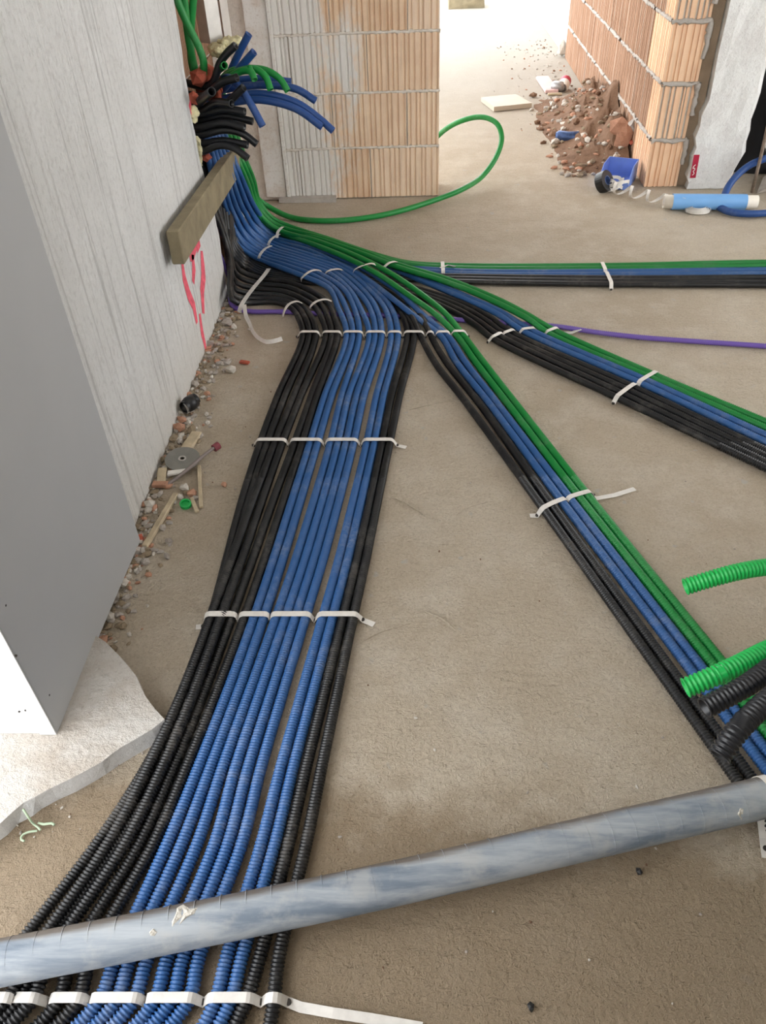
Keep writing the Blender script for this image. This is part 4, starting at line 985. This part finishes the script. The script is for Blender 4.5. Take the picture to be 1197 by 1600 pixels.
for (a, b, z, s, mt, l) in ((968, 215, .10, (.075, .02, .06), 'stone_r', 'square orange brick shard standing in the rubble'), (972, 238, .05, (.055, .022, .08), 'stone_r', 'pointed orange brick shard at the near foot of the rubble'),
                            (922, 215, .03, (.03, .025, .05), 'stone_r', 'pinkish upright shard beside the blue can'), (868, 226, .0, (.04, .03, .022), 'stone_l', 'white stone left of the blue can'), (885, 203, .0, (.05, .04, .03), 'stone_l', 'pale stone behind the blue can'),
                            (898, 199, .02, (.055, .04, .04), 'stone', 'grey stone to the right behind the blue can'), (985, 222, .10, (.07, .022, .022), 'brick_red', 'long red-brown brick piece lying in the rubble'), (930, 232, .01, (.03, .025, .022), 'stone_l', 'white pebble at the near edge of the rubble'),
                            (942, 218, .04, (.035, .03, .03), 'stone', 'rounded grey stone in the middle of the rubble'), (932, 247, .0, (.055, .03, .008), 'brick_red', 'flat red chip on the floor at the near edge of the rubble'), (882, 255, .0, (.024, .018, .012), 'stone_r', 'lone pink chip on bare floor before the rubble'),
                            (890, 168, .0, (.045, .035, .025), 'rubble', 'brown clod on the corridor floor behind the rubble'), (903, 171, .0, (.04, .03, .022), 'rubble', 'smaller brown clod next to the other brown clod'), (833, 152, .0, (.035, .03, .018), 'rubble', 'brown clod beside the beige tile'), (912, 161, .0, (.05, .02, .014), 'rubble', 'flat brown clod near the brick wall base'),
                            (990, 205, .15, (.06, .05, .04), 'stone', 'brownish lump high in the rubble near the brick corner'), (995, 235, .05, (.05, .04, .035), 'stone', 'dark stone low in the rubble by the brick corner')):
    p = at(a, b, z); put_ = put('rubble_piece', chunk(p - Vector((0, 0, .012 if z > 0 else .002)), s, int(a * 3 + b)), M[mt]); tag(put_, l, 'rubble', 'larger pieces in and around the rubble heap')
# mortar slab lying across the heap top
def slab(px, z0, z1, w, label, seed):
    rq = random.Random(seed); P = [at(a, b, z0 + (z1 - z0) * i / (len(px) - 1)) for i, (a, b) in enumerate(px)]; V = []
    for i, p in enumerate(P):
        T = (P[min(i + 1, len(P) - 1)] - P[max(i - 1, 0)]); s = Vector((T.y, -T.x, 0)).normalized()
        for (q, h) in ((-w, -.008), (w, -.02), (w * rq.uniform(.8, 1.1), .02), (-w * rq.uniform(.7, 1), .035)): V.append(p + s * q + Vector((rq.uniform(-.012, .012), rq.uniform(-.012, .012), h + rq.uniform(-.008, .008))))
    n = len(P); F = [(0, 1, 2, 3)[::-1], tuple(4 * (n - 1) + k for k in range(4))]
    for i in range(n - 1):
        for k in range(4): F.append((4 * i + k, 4 * i + (k + 1) % 4, 4 * i + 4 + (k + 1) % 4, 4 * i + 4 + k))
    tag(poly('mortar_slab', V, F, M['slab']), label, 'rubble', 'larger pieces in and around the rubble heap')
slab([(908, 200), (925, 187), (940, 176), (952, 170), (972, 165), (988, 158), (1000, 153)], .03, .20, .05, 'long crusty mortar slab lying along the back of the rubble', 2)
slab([(900, 186), (914, 181), (926, 177)], .01, .03, .03, 'short mortar slab lying behind the long crusty one', 3)

# ------------------------------------------------------------------ litter along the left wall
def stick(a, b, w, h, label, mat='wood', z=0.0, z2=None):
    p, q = at(*a, h / 2 + z), at(*b, h / 2 + (z if z2 is None else z2)); u = (q - p).normalized(); v = Vector((0, 0, 1)).cross(u).normalized(); n = u.cross(v)
    return tag(put('wood_offcut', obox((p + q) / 2, u, v, n, (q - p).length / 2, w / 2, h / 2, .002), M[mat]), label, 'wood', 'wood offcuts along the left wall')
stick((275, 772), (226, 855), .017, .012, 'longest pale wood offcut lying slantwise along the left wall')
stick((308, 676), (285, 710), .034, .012, 'broad wood offcut partly under the grey disc')
stick((311, 728), (314, 793), .011, .009, 'thin wood offcut pointing straight ahead beside the green cap')
stick((299, 778), (308, 800), .012, .008, 'short wood chip right beside the green cap')
stick((251, 758), (254, 732), .026, .010, 'stubby wood block leaning against the wall base', 'wood', .002, .010)
dc = at(285, 717, .020); dr = empty('grinding_disc', Vector((dc.x, dc.y, 0))); tag(dr, 'round grey cutting disc lying on the litter', 'disc')
ring(dc, Vector((.05, -.1, 1)), .052, .010, .0015, simple('grey_disc', srgb(132, 130, 124), .7, .1, 20), 'abrasive_disc', dr, 36); ring(dc + Vector((0, 0, .001)), Vector((.05, -.1, 1)), .012, .007, .0016, M['steel'], 'centre_ring', dr, 20)
rd = empty('mixing_rod', at(300, 725, 0)); tag(rd, 'grey plastic rod with a dark red tip leaning over the litter', 'rod')
under(tube('shaft', [at(262, 757, .006), at(290, 736, .02), at(318, 712, .028), at(334, 700, .032)], .005, simple('grey_rod', srgb(140, 128, 124), .6, .1, 30), None, 8, .02), rd)
ring(at(338, 698, .030), Vector((.5, .6, .1)), .012, .005, .010, simple('dark_red_plastic', srgb(128, 58, 66), .6, .15, 40), 'tip', rd, 14)
gc = empty('green_bottle_top', at(290, 788, 0)); tag(gc, 'small bright green cap on the floor among wood chips', 'cap')
gm = simple('bright_green_plastic', srgb(36, 178, 88), .5, .1, 40)
ring(at(290, 788, .006), Vector((.1, -.2, 1)), .016, .012, .006, gm, 'rim', gc, 18); ring(at(290, 788, .004), Vector((.1, -.2, 1)), .012, .001, .002, gm, 'disc', gc, 18)
bc = empty('bottle_piece', at(295, 631, 0)); tag(bc, 'broken dark bottle piece against the far wall base', 'bottle')
o = put('body', tube_mesh(np.array([tuple(at(290, 636, .03)), tuple(at(296, 631, .034)), tuple(at(303, 626, .033))]), np.array([.022, .026, .024]), 16, hollow=(True, True)), M['blackplastic'], None, True); under(o, bc)
o = put('label_band', tube_mesh(np.array([tuple(at(288, 639, .022)), tuple(at(299, 634, .022))]), np.array([.018, .020]), 14), M['white'], None, True); under(o, bc)
tag(put('tile_shard', obox(at(276, 738, .016), Vector((1, .12, .05)).normalized(), Vector((-.12, 1, 0)).normalized(), Vector((0, 0, 1)), .026, .009, .004, .001), M['white']), 'white glazed shard in front of the grey disc', 'shard', 'shards along the left wall')
tag(put('tile_shard', obox(at(250, 757, .010), Vector((1, -.1, .05)).normalized(), Vector((.1, 1, 0)).normalized(), Vector((0, 0, 1)), .022, .010, .006, .001), M['stone_r']), 'pale pinkish shard at the end of the grey rod', 'shard', 'shards along the left wall')
tag(put('tile_shard', obox(at(382, 566, .004), Vector((1, -.3, 0)).normalized(), Vector((.3, 1, 0)).normalized(), Vector((0, 0, 1)), .018, .008, .004, .001), M['brick_red']), 'red chip alone on the floor left of the blacks', 'shard', 'shards along the left wall')
for (a, b, s, mt, l) in ((289, 766, .018, 'stone_l', 'white stone above the green cap'), (300, 774, .018, 'stone_r', 'tan stone right of the green cap'), (306, 780, .012, 'stone', 'grey pebble beside the thin wood offcut'), (351, 760, .012, 'stone_r', 'orange crumb near the leftmost black conduit'),
                       (236, 793, .020, 'stone_l', 'pale stone at the wall base above the longest offcut'), (282, 672, .026, 'stone_r', 'pink mortar lump at the wall base beyond the disc'), (286, 660, .020, 'stone_r', 'orange brick lump at the wall base beyond the pink one'), (283, 650, .016, 'stone_l', 'white lump at the wall base below the bottle piece'),
                       (213, 865, .018, 'stone', 'blue-grey stone under the casing corner'), (219, 845, .016, 'brick_red', 'reddish stone right under the casing corner'), (194, 915, .018, 'stone_l', 'white stone halfway along the casing foot'), (172, 967, .020, 'stone_l', 'white crumpled scrap at the casing foot'),
                       (204, 888, .010, 'stone_l', 'small pebble along the casing foot'), (202, 896, .012, 'wood', 'wood chip along the casing foot'), (203, 994, .009, 'stone_l', 'pebble on the brown dirt before the threshold'), (262, 745, .014, 'stone', 'round stone at the left of the disc')):
    tag(put('stone', chunk(at(a, b, -.003), (s, s * .8, s * .62), int(a * 7 + b)), M[mt]), l, 'stone', 'stones along the left wall')
def g_wall(rq):
    t = rq.random(); y = 1.12 + 1.9 * t; x = -.775 + abs(rq.gauss(0, .045)) + (.012 if y < 1.55 else 0)
    return (x, y, -.002), rq.uniform(.004, .015) * (1 if rq.random() < .85 else 1.5)
loose('wall_base_gravel', 560, g_wall, [M['stone'], M['stone_l'], M['stone'], M['slab'], M['stone_r'], M['slab']], 'gravel and mortar crumbs along the foot of the left wall', 9)
def g_floor(rq):
    q = rq.random()
    if q < .45: p = at(rq.uniform(250, 440), rq.uniform(480, 820), -.001)
    elif q < .75: p = at(rq.uniform(20, 260), rq.uniform(1160, 1330), -.001)
    else: p = at(rq.uniform(480, 1190), rq.uniform(560, 1590), -.001)
    return tuple(p), rq.uniform(.0012, .0042)
loose('floor_crumbs', 150, g_floor, [M['stone'], M['stone_l'], M['rubble']], 'tiny crumbs scattered over the screed floor', 12)
def g_loose2(rq):
    p = at(rq.uniform(185, 250), rq.uniform(1010, 1110), 0); return tuple(p), .003
# pale green cord on the threshold edge
gcd = [at(36, 1264, .047), at(44, 1276, .034), at(52, 1287, .010), at(61, 1294, .006), at(63, 1297, .005)]
cr = empty('frayed_string', at(60, 1292, 0)); tag(cr, 'frayed pale green string end hanging off the threshold edge', 'string')
under(tube('cord_strand', gcd, .0022, M['cord'], None, 8, .006), cr)
under(tube('cord_strand', [at(60, 1286, .004), at(70, 1288, .006), at(80, 1286, .005), at(85, 1289, .004)], .0026, M['cord'], None, 8, .006), cr)
under(tube('cord_strand', [at(58, 1298, .004), at(45, 1300, .005), at(36, 1304, .004), at(32, 1311, .004), at(38, 1314, .004)], .0022, M['cord'], None, 8, .006), cr)
for (a, b, l) in ((998, 1363, 'dark plastic crumb on the floor below the pipe'), (829, 1574, 'dark pebble near the bottom edge of the floor'), (388, 402, 'small bare bracket block on the floor beside the blue bend')):
    tag(put('floor_scrap', chunk(at(a, b, -.001), (.008, .006, .005) if b > 500 else (.016, .010, .014), int(a)), M['blackplastic'] if b > 500 else M['strap']), l, 'scrap')
